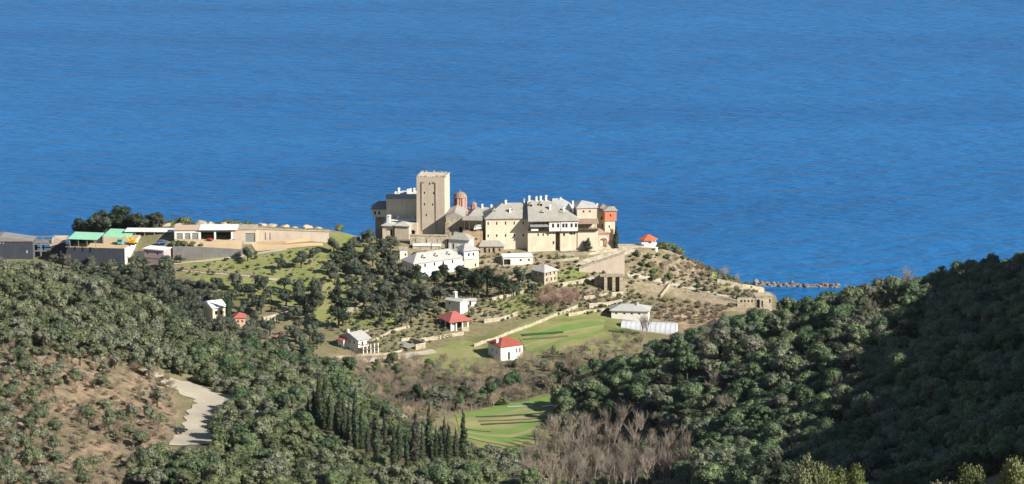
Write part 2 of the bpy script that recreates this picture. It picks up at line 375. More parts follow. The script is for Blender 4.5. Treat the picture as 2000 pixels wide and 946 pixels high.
# ------------------------------------------------------------------ terrain sheet
JJ, II = np.meshgrid(np.arange(NY), np.arange(NX), indexing='ij')
V = np.stack([gx[II], gy[JJ], H], -1).reshape(-1, 3)
i0 = (JJ[:-1, :-1] * NX + II[:-1, :-1]).ravel()
T1 = np.stack([i0, i0 + 1, i0 + NX + 1], 1); T2 = np.stack([i0, i0 + NX + 1, i0 + NX], 1)
tri = np.stack([T1, T2], 1).reshape(-1, 3)
PX, PY, DEP = project(V[:, 0], V[:, 1], V[:, 2])
FAR = V[:, 1] > 1015
GREEN = [[(330,522),(480,492),(640,478),(690,464),(720,480),(700,505),(660,545),(600,575),(470,560),(380,545)],
         [(560,560),(720,540),(790,560),(770,640),(640,640),(540,600)], [(380,545),(560,560),(560,600),(420,590)],
         [(820,690),(1000,640),(1110,600),(1190,615),(1270,660),(1240,680),(1020,705),(900,735),(820,715)], [(960,560),(1060,560),(1080,600),(980,615)],
         [(880,815),(1095,762),(1110,800),(1090,880),(1000,910),(900,850)], [(1380,520),(1440,535),(1490,570),(1400,560)], [(1085,525),(1140,520),(1150,560),(1090,565)],
         [(540,462),(640,456),(690,452),(700,466),(640,470),(540,472)], [(0,575),(60,575),(70,620),(0,620)]]
SOIL = [[(0,690),(60,680),(180,690),(330,735),(350,800),(345,870),(250,946),(0,946)], [(1270,590),(1400,590),(1420,640),(1290,650)], [(640,690),(800,690),(820,715),(650,720)], [(290,640),(400,640),(400,680),(300,670)]]
TAN = [[(780,468),(1095,486),(1110,530),(1030,560),(960,545),(930,525),(880,495),(800,500)], [(1090,560),(1230,560),(1240,600),(1110,605)], [(1080,488),(1225,480),(1330,480),(1500,570),(1510,612),(1300,612),(1130,590),(1120,500)], [(320,425),(480,425),(640,436),(690,452),(640,460),(330,452)], [(880,585),(990,585),(980,625),(910,630)], [(0,540),(60,540),(60,580),(0,580)]]
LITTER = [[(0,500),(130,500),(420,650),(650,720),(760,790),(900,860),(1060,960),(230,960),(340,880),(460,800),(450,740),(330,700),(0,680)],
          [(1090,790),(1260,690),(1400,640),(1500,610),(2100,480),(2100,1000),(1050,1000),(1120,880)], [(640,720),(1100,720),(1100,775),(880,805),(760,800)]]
def zone(polys, far=None):
    a = np.zeros(len(V))
    for p in polys: a = np.maximum(a, in_poly(PX, PY, p).astype(float))
    if far is not None: a *= far
    return blur(a.reshape(NY, NX), 2).ravel()
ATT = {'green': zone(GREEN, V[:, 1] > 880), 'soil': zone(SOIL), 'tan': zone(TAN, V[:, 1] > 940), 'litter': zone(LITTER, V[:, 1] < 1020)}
m, n, l = new_mat('ground')
out = n.new('ShaderNodeOutputMaterial'); p = n.new('ShaderNodeBsdfPrincipled'); p.inputs['Roughness'].default_value = 0.95; p.inputs['Specular IOR Level'].default_value = 0.1
tc = n.new('ShaderNodeTexCoord')
def gnoise(s, d=5):
    q = n.new('ShaderNodeTexNoise'); q.inputs['Scale'].default_value = s; q.inputs['Detail'].default_value = d; q.inputs['Roughness'].default_value = .62
    l.new(tc.outputs['Object'], q.inputs['Vector']); return q.outputs[0]
def gmix(fac, a, b):
    q = n.new('ShaderNodeMix'); q.data_type = 'RGBA'
    for s, v in ((6, a), (7, b)):
        if isinstance(v, tuple): q.inputs[s].default_value = (*v, 1)
        else: l.new(v, q.inputs[s])
    l.new(fac, q.inputs[0]); return q.outputs[2]
def ramp(src, lo, hi):
    q = n.new('ShaderNodeMapRange'); q.inputs[1].default_value = lo; q.inputs[2].default_value = hi; l.new(src, q.inputs[0]); return q.outputs[0]
def attr(a):
    q = n.new('ShaderNodeAttribute'); q.attribute_name = a
    k = n.new('ShaderNodeMath'); k.operation = 'ADD'; l.new(q.outputs['Fac'], k.inputs[0])
    k2 = n.new('ShaderNodeMath'); k2.operation = 'MULTIPLY_ADD'; k2.inputs[1].default_value = .8; k2.inputs[2].default_value = -.4
    l.new(n1, k2.inputs[0]); l.new(k2.outputs[0], k.inputs[1]); return ramp(k.outputs[0], .3, .7)
n1 = gnoise(.09, 7); n2 = gnoise(.45, 6); n3 = gnoise(.025, 4)
base = gmix(ramp(n2, .35, .65), (.155, .145, .070), (.235, .205, .120))
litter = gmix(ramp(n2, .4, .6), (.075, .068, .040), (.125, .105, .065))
green = gmix(ramp(n1, .35, .65), (.175, .215, .060), (.275, .265, .115))
green = gmix(ramp(n2, .54, .70), green, (.29, .25, .15)); green = gmix(ramp(n3, .50, .62), green, (.145, .15, .06))
soil = gmix(ramp(n2, .38, .62), (.36, .26, .175), (.22, .158, .105)); soil = gmix(ramp(n1, .44, .60), soil, (.175, .155, .09)); soil = gmix(ramp(n3, .54, .64), soil, (.42, .31, .20))
tan = gmix(ramp(n2, .36, .62), (.37, .305, .215), (.235, .19, .125)); tan = gmix(ramp(n1, .46, .60), tan, (.165, .155, .075)); tan = gmix(ramp(n3, .54, .66), tan, (.22, .165, .12))
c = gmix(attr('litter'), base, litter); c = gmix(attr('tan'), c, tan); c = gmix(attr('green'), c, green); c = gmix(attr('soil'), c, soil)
l.new(c, p.inputs['Base Color'])
b = n.new('ShaderNodeBump'); b.inputs['Strength'].default_value = .8; b.inputs['Distance'].default_value = .35
l.new(n2, b.inputs['Height']); l.new(b.outputs[0], p.inputs['Normal']); l.new(p.outputs[0], out.inputs[0])
M['ground'] = m
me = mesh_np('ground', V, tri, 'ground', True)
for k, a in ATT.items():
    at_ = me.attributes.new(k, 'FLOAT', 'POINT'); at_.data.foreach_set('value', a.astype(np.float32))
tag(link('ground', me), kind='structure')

# ------------------------------------------------------------------ sea
m, n, l = new_mat('sea_water')
out = n.new('ShaderNodeOutputMaterial'); p = n.new('ShaderNodeBsdfPrincipled')
p.inputs['Roughness'].default_value = 0.32; p.inputs['IOR'].default_value = 1.333; p.inputs['Specular IOR Level'].default_value = 0.13
tc = n.new('ShaderNodeTexCoord')
def wnoise(sx, sy, scale, det, dist=0.0, rot=0.0):
    mp = n.new('ShaderNodeMapping'); mp.inputs['Scale'].default_value = (sx, sy, 1); mp.inputs['Rotation'].default_value = (0, 0, rot)
    l.new(tc.outputs['Object'], mp.inputs['Vector'])
    q = n.new('ShaderNodeTexNoise'); q.inputs['Scale'].default_value = scale; q.inputs['Detail'].default_value = det; q.inputs['Distortion'].default_value = dist
    q.inputs['Roughness'].default_value = .6
    l.new(mp.outputs[0], q.inputs['Vector']); return q.outputs[0]
swell = wnoise(.36, 1.0, .095, 3, .0, .0); chop = wnoise(.42, 1.0, .28, 2, .0, .0); gust = wnoise(.30, 1.0, .0060, 7, .5, .04)
h = n.new('ShaderNodeMath'); h.operation = 'MULTIPLY_ADD'; h.inputs[1].default_value = .28
l.new(chop, h.inputs[0]); l.new(swell, h.inputs[2])
b = n.new('ShaderNodeBump'); b.inputs['Strength'].default_value = 1.0; b.inputs['Distance'].default_value = 5.6
l.new(h.outputs[0], b.inputs['Height']); l.new(b.outputs[0], p.inputs['Normal'])
cr = gmix(ramp(gust, .32, .68), (.0035, .098, .290), (.0095, .142, .385))
l.new(cr, p.inputs['Base Color']); l.new(p.outputs[0], out.inputs[0])
M['sea'] = m
sea = mesh_from('sea', [(-9000, 800, 0), (9000, 800, 0), (9000, 18000, 0), (-9000, 18000, 0)], [(0, 1, 2, 3)], 'sea')
tag(link('sea', sea), kind='structure')

# ------------------------------------------------------------------ draped sheets, roads, walls
def on(px, D):
    x = (px - 1000) / FPX * (D * CP + 250 * SP); return Vector((x, D, float(ground(x, D))))
def resample(pts, n):
    pts = [Vector(p) for p in pts]
    d = [0.0]
    for a, b in zip(pts, pts[1:]): d.append(d[-1] + (b - a).length)
    out = []
    for i in range(n):
        t = d[-1] * i / (n - 1); k = 0
        while k < len(d) - 2 and d[k+1] < t: k += 1
        f = (t - d[k]) / max(1e-6, d[k+1] - d[k]); out.append(pts[k].lerp(pts[k+1], f))
    return out
def sheet(name, top, bot, mat, lift=0.14, step=1.3, kind='structure', label=None, cat=None, group=None):
    """ground cover laid on the terrain between two lines read off the photograph"""
    A = [hit(*q) for q in top]; Bq = [hit(*q) for q in bot]
    for q in A + Bq: q.z = 0
    L = max((A[-1] - A[0]).length, (Bq[-1] - Bq[0]).length); W = max((a - b).length for a, b in zip(resample(A, 8), resample(Bq, 8)))
    n_, m_ = max(4, int(L / step)), max(3, int(W / step))
    A, Bq = resample(A, n_), resample(Bq, n_)
    xy = np.array([[(a.lerp(b_, j / (m_ - 1)))[:2] for j in range(m_)] for a, b_ in zip(A, Bq)])
    z = ground(xy[..., 0], xy[..., 1]) + lift
    v = np.dstack([xy, z]).reshape(-1, 3)
    f = np.array([[i*m_+j, i*m_+j+1, (i+1)*m_+j+1, (i+1)*m_+j] for i in range(n_-1) for j in range(m_-1)])
    return tag(link(name, mesh_np(name, v, f, mat, True)), label, cat, group, kind)
def path_pts(pix, step=1.2):
    P = [hit(*q) for q in pix]
    for q in P: q.z = 0
    L = sum((b - a).length for a, b in zip(P, P[1:]))
    return resample(P, max(3, int(L / step)))
def side(P, i):
    d = (P[min(i+1, len(P)-1)] - P[max(i-1, 0)]).normalized()
    return Vector((-d.y, d.x, 0))
def road(name, pix, width, mat='dirt', lift=0.16):
    P = path_pts(pix); v = []; K = 5
    for i, q in enumerate(P):
        s = side(P, i)
        for k in range(K):
            w = width * (k / (K - 1) - .5) * (1 + .12 * math.sin(i * .9 + k)); r = q + s * w
            v.append((r.x, r.y, float(ground(r.x, r.y)) + lift))
    f = [(i*K+k, i*K+k+1, (i+1)*K+k+1, (i+1)*K+k) for i in range(len(P)-1) for k in range(K-1)]
    return tag(link(name, mesh_from(name, v, [q[::-1] for q in f], mat, True)), kind='structure')
def stone_wall(pix, height, label, mat='stone_pale', thick=.5, rough=.12, level=False, name='stone_wall', group=None, cat='wall', sink=1.2):
    P = path_pts(pix, 1.0); v = []; f = []; r = random.Random(len(P))
    zt = max(float(ground(q.x, q.y)) for q in P) + height
    for i, q in enumerate(P):
        s = side(P, i); z = float(ground(q.x, q.y)); t = (zt if level else z + height) + r.uniform(-rough, rough) * min(1, height)
        a, b_ = q + s * thick / 2, q - s * thick / 2
        v += [(a.x, a.y, z - sink), (b_.x, b_.y, z - sink), (b_.x, b_.y, t), (a.x, a.y, t)]
    for i in range(len(P)-1):
        a, c_ = i*4, i*4+4
        for k in range(4): f.append((a+k, a+(k+1) % 4, c_+(k+1) % 4, c_+k))
    f += [(3, 2, 1, 0), tuple(len(v)-4+k for k in range(4))]
    return tag(link(name, mesh_from(name, v, f, mat)), label, cat, group)

road('dirt_road', [(330,738),(352,752),(385,766),(425,782),(440,790)], 17)
road('dirt_road', [(436,786),(405,802),(398,822),(392,842),(380,862)], 11, lift=.24)
sheet('dirt_road', [(338,852),(420,846)], [(330,872),(418,868)], 'dirt', .30)
road('dirt_road', [(655,702),(690,705),(730,704),(775,700),(815,692),(850,688)], 4.0)
road('dirt_road', [(330,527),(380,531),(440,536),(500,543),(560,549)], 2.6)
road('dirt_road', [(340,516),(400,511),(460,503),(520,494),(560,487)], 2.2)
road('dirt_road', [(680,612),(700,596),(725,578),(750,560),(775,548)], 2.6, 'dirt')
road('coast_road', [(1130,522),(1180,505),(1220,492),(1240,488)], 5, 'paving')
road('coast_road', [(1225,538),(1290,550),(1350,564),(1420,580),(1475,590)], 3.4, 'dirt')
sheet('gravel_yard', [(490,477),(560,479),(630,476)], [(500,492),(560,487),(632,482)], 'dirt_tan', .2)
sheet('terrace', [(1095,480),(1200,474),(1245,470),(1290,478)], [(1095,493),(1160,492),(1215,488),(1290,487)], 'paving', .2)
def bands(top, bot, mats, w):
    """strips of a field, each its own growth"""
    tot = sum(w); a = 0.0
    for mt, q in zip(mats, w):
        b_ = a + q / tot
        L0 = [(x0 + (x1 - x0) * a, y0 + (y1 - y0) * a) for (x0, y0), (x1, y1) in zip(top, bot)]; L1 = [(x0 + (x1 - x0) * b_, y0 + (y1 - y0) * b_) for (x0, y0), (x1, y1) in zip(top, bot)]
        sheet('field', L0, L1, mt, .12 + .02 * (len(mt) % 3)); a = b_
bands([(890,812),(990,790),(1095,768)], [(900,852),(1000,874),(1098,836)], ['grass_lush', 'grass', 'grass_dry', 'grass', 'grass_lush', 'grass_dry', 'grass_lush', 'grass'], [2, 1.5, 2, 1, 1.6, .8, 1.5, 1])
bands([(1015,662),(1085,634),(1140,624),(1182,626)], [(1030,690),(1110,666),(1150,658),(1178,646)], ['grass', 'grass_lush', 'grass_dry', 'grass', 'grass_lush'], [1, 2, .7, 1.4, 1])
k_ = 0
for (a, b_, w, mt) in [((930,816),(1080,806),1.6,'crop'),((935,824),(1078,815),1.2,'soil_bed'),((940,831),(1070,823),1.4,'crop'),((990,797),(1040,795),1.0,'film'),((1058,796),(1092,793),1.0,'film'),
                       ((1020,656),(1100,651),2.2,'crop'),((1022,664),(1110,658),1.6,'soil_bed'),((1190,648),(1250,652),1.8,'crop'),((905,838),(960,845),1.2,'soil_bed'),((1015,880),(1060,872),1.6,'crop')]:
    road('crop_row' if mt == 'crop' else 'garden_bed', [a, b_], w, mt, .32)

# ------------------------------------------------------------------ buildings
BLOCK = []          # (x, y, radius) kept clear of trees
_pane = {}
class Bld:
    """one building: an Empty at its front left corner; local x along the front, y to the back, metres.
    U() and V() turn widths and heights measured in the photograph into metres at its distance."""
    def __init__(s, name, label, cat, px, py, z=None, D=None, yaw=0.0, group=None):
        s.P = at(px, py, D) if D else (atz(px, py, z) if z is not None else hit(px, py))
        if z is not None:
            g_ = hit(px, py)
            if g_.y < 1250 and abs(g_.y - s.P.y) < 25: s.P = g_
        s.yaw = math.radians(yaw)
        s.k = (s.P.y * CP - (s.P.z - CAM_Z) * SP) / FPX
        s.o = bpy.data.objects.new(name, None); COL.objects.link(s.o)
        s.o.location = s.P; s.o.rotation_euler = (0, 0, s.yaw); s.o.empty_display_size = 1
        tag(s.o, label, cat, group)
    def U(s, d): return d * s.k / math.cos(s.yaw)
    def V(s, d, dep=0.0): return (d * s.k - dep * .208) / .978
    def block(s, w, d, pad=1.5):
        c, n_ = math.cos(s.yaw), math.sin(s.yaw)
        for i in range(int(w / 4) + 2):
            for j in range(int(d / 4) + 2):
                x, y = min(i * 4, w), min(j * 4, d); BLOCK.append((s.P.x + c * x - n_ * y, s.P.y + n_ * x + c * y, pad))
        return s
    def front(s, w, far=9.0, pad=1.5):
        for i in range(int(w / 3) + 1):
            for j in range(1, int(far / 3) + 1): BLOCK.append((s.P.x + i * 3, s.P.y - j * 3, pad))
        return s
    def part(s, name, mb, mat, parent=None, smooth=False): return mb.build(name, mat, parent or s.o, smooth=smooth)
    def box(s, name, x0, x1, y0, y1, z0, z1, mat, holes=None, parent=None, rec=.28, win='window', glass='glass', frame=None, taper=0.0):
        """a closed wall block; openings are cut through its faces and have real reveals"""
        holes = holes or {}
        v, f = [], []
        def quad(a, b_, c_, d_):
            k = len(v); v.extend([a, b_, c_, d_]); f.append((k, k+1, k+2, k+3))
        defs = {'F': (Vector((x0, y0, 0)), Vector((1, 0, 0)), x1 - x0), 'R': (Vector((x1, y0, 0)), Vector((0, 1, 0)), y1 - y0),
                'B': (Vector((x1, y1, 0)), Vector((-1, 0, 0)), x1 - x0), 'L': (Vector((x0, y1, 0)), Vector((0, -1, 0)), y1 - y0)}
        wins = []
        for key, (org, du, w) in defs.items():
            hs = [(max(.02, a), max(z0 + .02, b_), min(w - .02, c_), min(z1 - .02, d_)) for a, b_, c_, d_ in holes.get(key, [])]
            us = sorted({0.0, w, *[h_[0] for h_ in hs], *[h_[2] for h_ in hs]}); zs = sorted({z0, z1, *[h_[1] for h_ in hs], *[h_[3] for h_ in hs]})
            inn = Vector((-du.y, du.x, 0)) * rec
            P3 = lambda u, z, i=Vector((0, 0, 0)): tuple(org + du * u + Vector((0, 0, z)) + i)
            for a, b_ in zip(us, us[1:]):
                for c_, d_ in zip(zs, zs[1:]):
                    mu, mz = (a + b_) / 2, (c_ + d_) / 2
                    if any(h_[0] < mu < h_[2] and h_[1] < mz < h_[3] for h_ in hs): continue
                    quad(P3(a, c_), P3(b_, c_), P3(b_, d_), P3(a, d_))
            for (a, c_, b_, d_) in hs:
                quad(P3(a, c_), P3(a, c_, inn), P3(b_, c_, inn), P3(b_, c_)); quad(P3(b_, c_), P3(b_, c_, inn), P3(b_, d_, inn), P3(b_, d_))
                quad(P3(b_, d_), P3(b_, d_, inn), P3(a, d_, inn), P3(a, d_)); quad(P3(a, d_), P3(a, d_, inn), P3(a, c_, inn), P3(a, c_))
                wins.append((org + du * a + Vector((0, 0, c_)) + inn * .98, du, b_ - a, d_ - c_))
        quad((x0, y0, z1), (x1, y0, z1), (x1, y1, z1), (x0, y1, z1)); quad((x0, y1, z0), (x1, y1, z0), (x1, y0, z0), (x0, y0, z0))
        if taper:
            cx, cy = (x0 + x1) / 2, (y0 + y1) / 2
            v = [((x - cx) * (1 - taper * (z - z0) / (z1 - z0)) + cx, (y - cy) * (1 - taper * (z - z0) / (z1 - z0)) + cy, z) for x, y, z in v]
        w_ = link(name, mesh_from(name, v, f, mat), parent or s.o)
        for (p_, du, ww, hh) in wins:
            key = (round(ww, 2), round(hh, 2), glass, frame)
            if key not in _pane:
                b_ = MB().box(0, ww, 0, .06, 0, hh); t = min(.09, ww * .12)
                fr = MB().box(-.001, ww + .001, -.05, -.002, 0, t).box(0, ww, -.05, -.002, hh - t, hh).box(0, t, -.05, -.002, t, hh - t).box(ww - t, ww, -.05, -.002, t, hh - t).box(ww/2 - t/2, ww/2 + t/2, -.045, -.003, t, hh - t)
                _pane[key] = (b_.mesh('pane', glass), fr.mesh('frame', frame) if frame else None)
            o = link(win, _pane[key][0], s.o if parent is None else parent, p_, math.atan2(du.y, du.x))
            if _pane[key][1]: link('frame', _pane[key][1], o)
        return w_
    def roof(s, x0, x1, y0, y1, z, h, mat, ov=.5, rx0=None, rx1=None, ry=None, th=.22, parent=None, axis='x', name='roof'):
        """pitched roof with overhang: ridge from rx0 to rx1 (equal to the wall ends = gable, inside them = hip)"""
        X0, X1, Y0, Y1 = x0 - ov, x1 + ov, y0 - ov, y1 + ov
        if axis == 'x':
            ry = (y0 + y1) / 2 if ry is None else ry; d = (y1 - y0) / 2
            a = Vector((x0 + d if rx0 is None else rx0, ry, z + h)); b_ = Vector((x1 - d if rx1 is None else rx1, ry, z + h))
            if rx0 is not None and abs(rx0 - x0) < .01: a.x = X0
            if rx1 is not None and abs(rx1 - x1) < .01: b_.x = X1
            if a.x > b_.x: a.x = b_.x = (a.x + b_.x) / 2
        else:
            rx = (x0 + x1) / 2 if ry is None else ry; d = (x1 - x0) / 2
            a = Vector((rx, y0 + d if rx0 is None else rx0, z + h)); b_ = Vector((rx, y1 - d if rx1 is None else rx1, z + h))
            if rx0 is not None and abs(rx0 - y0) < .01: a.y = Y0
            if rx1 is not None and abs(rx1 - y1) < .01: b_.y = Y1
        zl = z - .05
        E = [(X0, Y0), (X1, Y0), (X1, Y1), (X0, Y1)]
        v = [(x, y, zl) for x, y in E] + [(x, y, zl + th) for x, y in E] + [tuple(a), tuple(b_)]
        A, B_ = 8, 9
        if axis == 'x': top = [(4, 5, B_, A), (5, 6, B_), (6, 7, A, B_), (7, 4, A)]
        else: top = [(5, 6, B_, A), (6, 7, B_), (7, 4, A, B_), (4, 5, A)]
        f = [(3, 2, 1, 0), (0, 1, 5, 4), (1, 2, 6, 5), (2, 3, 7, 6), (3, 0, 4, 7)] + top
        return link(name, mesh_from(name, v, f, mat), parent or s.o)
    def gable(s, x0, x1, y0, y1, z, h, mat, axis='x'):
        """triangular wall tops under a gable roof"""
        if axis == 'x':
            v = [(x, y, zz) for x in (x0, x1) for (y, zz) in ((y0, z), (y1, z), ((y0 + y1) / 2, z + h))]
        else:
            v = [(x, y, zz) for y in (y0, y1) for (x, zz) in ((x0, z), (x1, z), ((x0 + x1) / 2, z + h))]
        return link('gable', mesh_from('gable', v, [(0, 1, 2), (3, 5, 4), (0, 3, 4, 1), (1, 4, 5, 2), (2, 5, 3, 0)], mat), s.o)
    def chimney(s, x, y, z0, z1, w=.75, mat='limewash', parent=None):
        b_ = MB().box(x - w/2, x + w/2, y - w/2, y + w/2, z0 - 1.0, z1 - .45).box(x - w*.66, x + w*.66, y - w*.66, y + w*.66, z1 - .45, z1 - .28).box(x - w*.4, x + w*.4, y - w*.4, y + w*.4, z1 - .28, z1)
        return b_.build('chimney', mat, parent or s.o)
    def dormer(s, x, y, z, w=1.5, h=1.3, d=2.2, parent=None, roofm='slate'):
        """small roof window: dark opening between cheeks under its own little roof"""
        o = MB().box(x - w/2, x + w/2, y, y + d, z - .3, z + h).build('dormer', 'plaster', parent or s.o)
        MB().box(x - w*.36, x + w*.36, y - .05, y - .01, z + .12, z + h - .12).build('opening', 'dark_inside', o)
        e = w/2 + .25
        v = [(x-e, y-.35, z+h), (x+e, y-.35, z+h), (x+e, y+d, z+h), (x-e, y+d, z+h), (x, y+.1, z+h+.7), (x, y+d+.9, z+h+.7)]
        link('dormer_roof', mesh_from('dormer_roof', v, [(3,2,1,0),(0,1,4),(1,2,5,4),(2,3,5),(3,0,4,5)], roofm), o)
        return o
    def post(s, x, y, z0, z1, w=.22, mat='wood', name='post', parent=None): return MB().box(x-w/2, x+w/2, y-w/2, y+w/2, z0, z1).build(name, mat, parent or s.o)
def wrow(xs, zc, w, h): return [(x - w/2, zc - h/2, x + w/2, zc + h/2) for x in xs]

# ---- the great tower
t = Bld('fortress_tower', 'tall square beige stone tower rising above the monastery', 'tower', 813.5, 461, z=25.5, yaw=-9.5)
W, Dp_, Ht = t.U(56), 11.6, t.V(115)
fw = [(t.U(a) - .3, t.V(b_) - .5, t.U(a) + .3, t.V(b_) + .5) for a, b_ in ((26, 102), (15.5, 84), (34, 84), (15.5, 62), (32, 62), (19, 41))]
t.box('wall', 0, W, 0, Dp_, -6, Ht, 'tower', {'F': fw, 'R': wrow([3.5, 7.5], 19, .6, 1.1)}, taper=.025)
for x0_, x1_, z0_, z1_ in [(10.2, 11.5, 12, 104), (37.5, 38.8, 12, 104)]:
    t.part('pilaster_strip', MB().box(t.U(x0_), t.U(x0_) + .3, -.14, .32, t.V(z0_), t.V(z1_)).box(t.U(x0_) + (.1 if x0_ < 20 else -1.0), t.U(x1_) + (1.0 if x0_ < 20 else -.1), -.14, .3, t.V(z1_), t.V(z1_) + .45), 'stone')
r_ = random.Random(3)
for i in range(8):
    x = (W - .7) * i / 7 + .12
    for y in (.14, Dp_ - .9): t.part('merlon', MB().box(x, x + .95, y, y + .6, Ht - .02, Ht + r_.uniform(.1, .8)), 'stone_pale')
for i in range(6):
    y = 1.4 + (Dp_ - 3) * i / 6
    for x in (.14, W - .85): t.part('merlon', MB().box(x, x + .6, y, y + 1.05, Ht - .02, Ht + r_.uniform(.1, .7)), 'stone_pale')
t.block(W, Dp_)
# ---- wing in the tower's shadow
t = Bld('monastery_wing', 'long plain wing left of the tower, wall in the tower shadow', 'building', 755, 440, D=1200, yaw=2)
W = t.U(62); z1 = t.V(51)
t.box('wall', 0, W, 0, 9, -10, z1, 'plaster', {'F': wrow([t.U(8)], t.V(16), .8, 1.3)}); t.part('roof_slab', MB().box(-.3, W, -.3, 9.3, z1, z1 + .25), 'slate')
t = Bld('rear_range', 'range behind the shaded wing with sunlit pale roof and chimneys', 'building', 759, 420, D=1228, yaw=0)
W = t.U(58); z1 = t.V(30)
t.box('wall', 0, W, 0, 9, -20, z1, 'plaster'); rf = t.roof(0, W, 0, 9, z1, 3.0, 'slate_pale', .5, rx0=t.U(26), rx1=W)
for x, y, h_ in [(2, 3, 1.6), (14, 2.5, 3.0), (20, 4, 4.4), (38, 1.0, 4.4), (43, 1.6, 4.6), (50, 4, 4.3)]: t.chimney(t.U(x), y, z1 + .3, z1 + h_, .9, 'plaster_white', rf)
t = Bld('jettied_house', 'small house with overhanging white upper room at the left end of the monastery', 'house', 729, 452, D=1206, yaw=0)
t.box('lower_wall', t.U(4), t.U(22), .8, 8, -8, t.V(28), 'stone')
t.box('upper_wall', t.U(-2), t.U(28), -.4, 8.5, t.V(28), t.V(43), 'plaster_white', {'F': wrow([t.U(6), t.U(14)], t.V(36), .8, 1.5), 'L': wrow([3, 6], t.V(36), .8, 1.5)}, frame='wood')
t.roof(t.U(-2), t.U(28), -.4, 8.5, t.V(43), 2.8, 'slate_dark', .5, rx0=t.U(10), rx1=t.U(28))
for x in (0, 12, 24): t.part('bracket', MB().tube((t.U(x), .8, t.V(20)), (t.U(x), -.3, t.V(28)), .12), 'wood')
# ---- gate cluster
t = Bld('gate_pavilion', 'small hip-roofed pavilion just left of the tower foot', 'building', 771, 466, z=25, yaw=-14)
W = t.U(28)
t.box('wall', 0, W, 0, 5.5, -4, t.V(25), 'tower', {'R': [(1, 0, 2, 2.4)]}); t.roof(0, W, 0, 5.5, t.V(25), 1.5, 'slate_pale', .6); t.block(W, 5)
t = Bld('gate_lodge', 'low lodge with white chimney at the left of the gate pavilion', 'building', 747, 458, D=1190, yaw=-14)
W = t.U(21)
t.box('wall', 0, W, 0, 6, -5, t.V(17), 'plaster', {'F': [(t.U(15), -.5, t.U(20), 2.2)]}, glass='dark_inside', win='doorway'); rf = t.roof(0, W, 0, 6, t.V(17), 1.4, 'slate_pale', .6); t.chimney(t.U(9), 2.5, t.V(19), t.V(36), 1.3, 'plaster_white', rf)
t = Bld('terrace_building', 'flat white terrace block between the shaded wing and the tower', 'building', 761, 442, D=1197, yaw=-4)
W = t.U(52)
t.box('wall', 0, W, 0, 6, -6, t.V(11), 'tower'); t.part('roof_slab', MB().box(-.5, W, -.6, 6.2, t.V(11), t.V(11) + .35), 'white_roof')
for x, h_ in ((2, 12), (16, 8), (45, 8)): t.chimney(t.U(x), 2, t.V(12), t.V(11 + h_), .9, 'plaster_white')
t = Bld('gate_arch', 'beige wall with a dark arched gateway at the tower foot', 'gate', 801, 463, z=25.3, yaw=-6)
t.box('wall', 0, t.U(14), 0, 3.5, -3, t.V(26), 'tower', {'F': [(t.U(2.5), .1, t.U(9.5), 2.9)]}, rec=1.8, win='gateway', glass='dark_inside')
b_ = MB(); xc, rr = t.U(6), t.U(3.7)
b_.add([(xc + math.cos(math.pi*i/8)*q, -.12, 2.2 + math.sin(math.pi*i/8)*q) for q in (rr, rr + .4) for i in range(9)] + [(xc + math.cos(math.pi*i/8)*q, .02, 2.2 + math.sin(math.pi*i/8)*q) for q in (rr, rr + .4) for i in range(9)],
       [(i, i+1, 10+i, 9+i) for i in range(8)] + [(9+i, 10+i, 28+i, 27+i) for i in range(8)] + [(i, 18+i, 19+i, i+1) for i in range(8)])
t.part('arch', b_, 'stone_pale')
# ---- terrace wall and awnings below the tower
t = Bld('terrace_wall', 'pale stone terrace wall with dark slots below the tower', 'wall', 801, 479, z=21.5, yaw=-4)
W = t.U(72)
t.box('wall', 0, W, 0, 3, -3, t.V(18), 'stone_pale', {'F': [(t.U(x), .8, t.U(x + 1.6), t.V(12)) for x in (10, 31, 52)]}, win='slot', glass='dark_inside'); t.part('coping', MB().box(-.15, W + .15, -.2, .6, t.V(18), t.V(18) + .25), 'stone_pale')
for i, (a, b_) in enumerate(((806, 841), (843, 861))):
    t = Bld('white_canopy', ('longer' if i == 0 else 'shorter') + ' white low canopy below the terrace wall', 'canopy', a, 488, z=20.2)
    W = t.U(b_ - a); n_ = 7; v = [(W * k / n_, y, 1.4 + .45 * math.sin(math.pi * j / 4) + dz) for dz in (0, .12) for j, y in enumerate((0, 1, 2, 3, 4)) for k in range(n_ + 1)]
    q = n_ + 1; f = [(5*q + j*q + k, 5*q + j*q + k + 1, 5*q + (j+1)*q + k + 1, 5*q + (j+1)*q + k) for j in range(4) for k in range(n_)]; f += [(c_ - 5*q, d_ - 5*q, b2 - 5*q, a2 - 5*q) for a2, b2, d_, c_ in f]
    t.part('roof_sheet', MB().add(v, f), 'white_roof'); t.part('low_wall', MB().box(0, W, .3, 3.8, -2, 1.35), 'stone_pale')
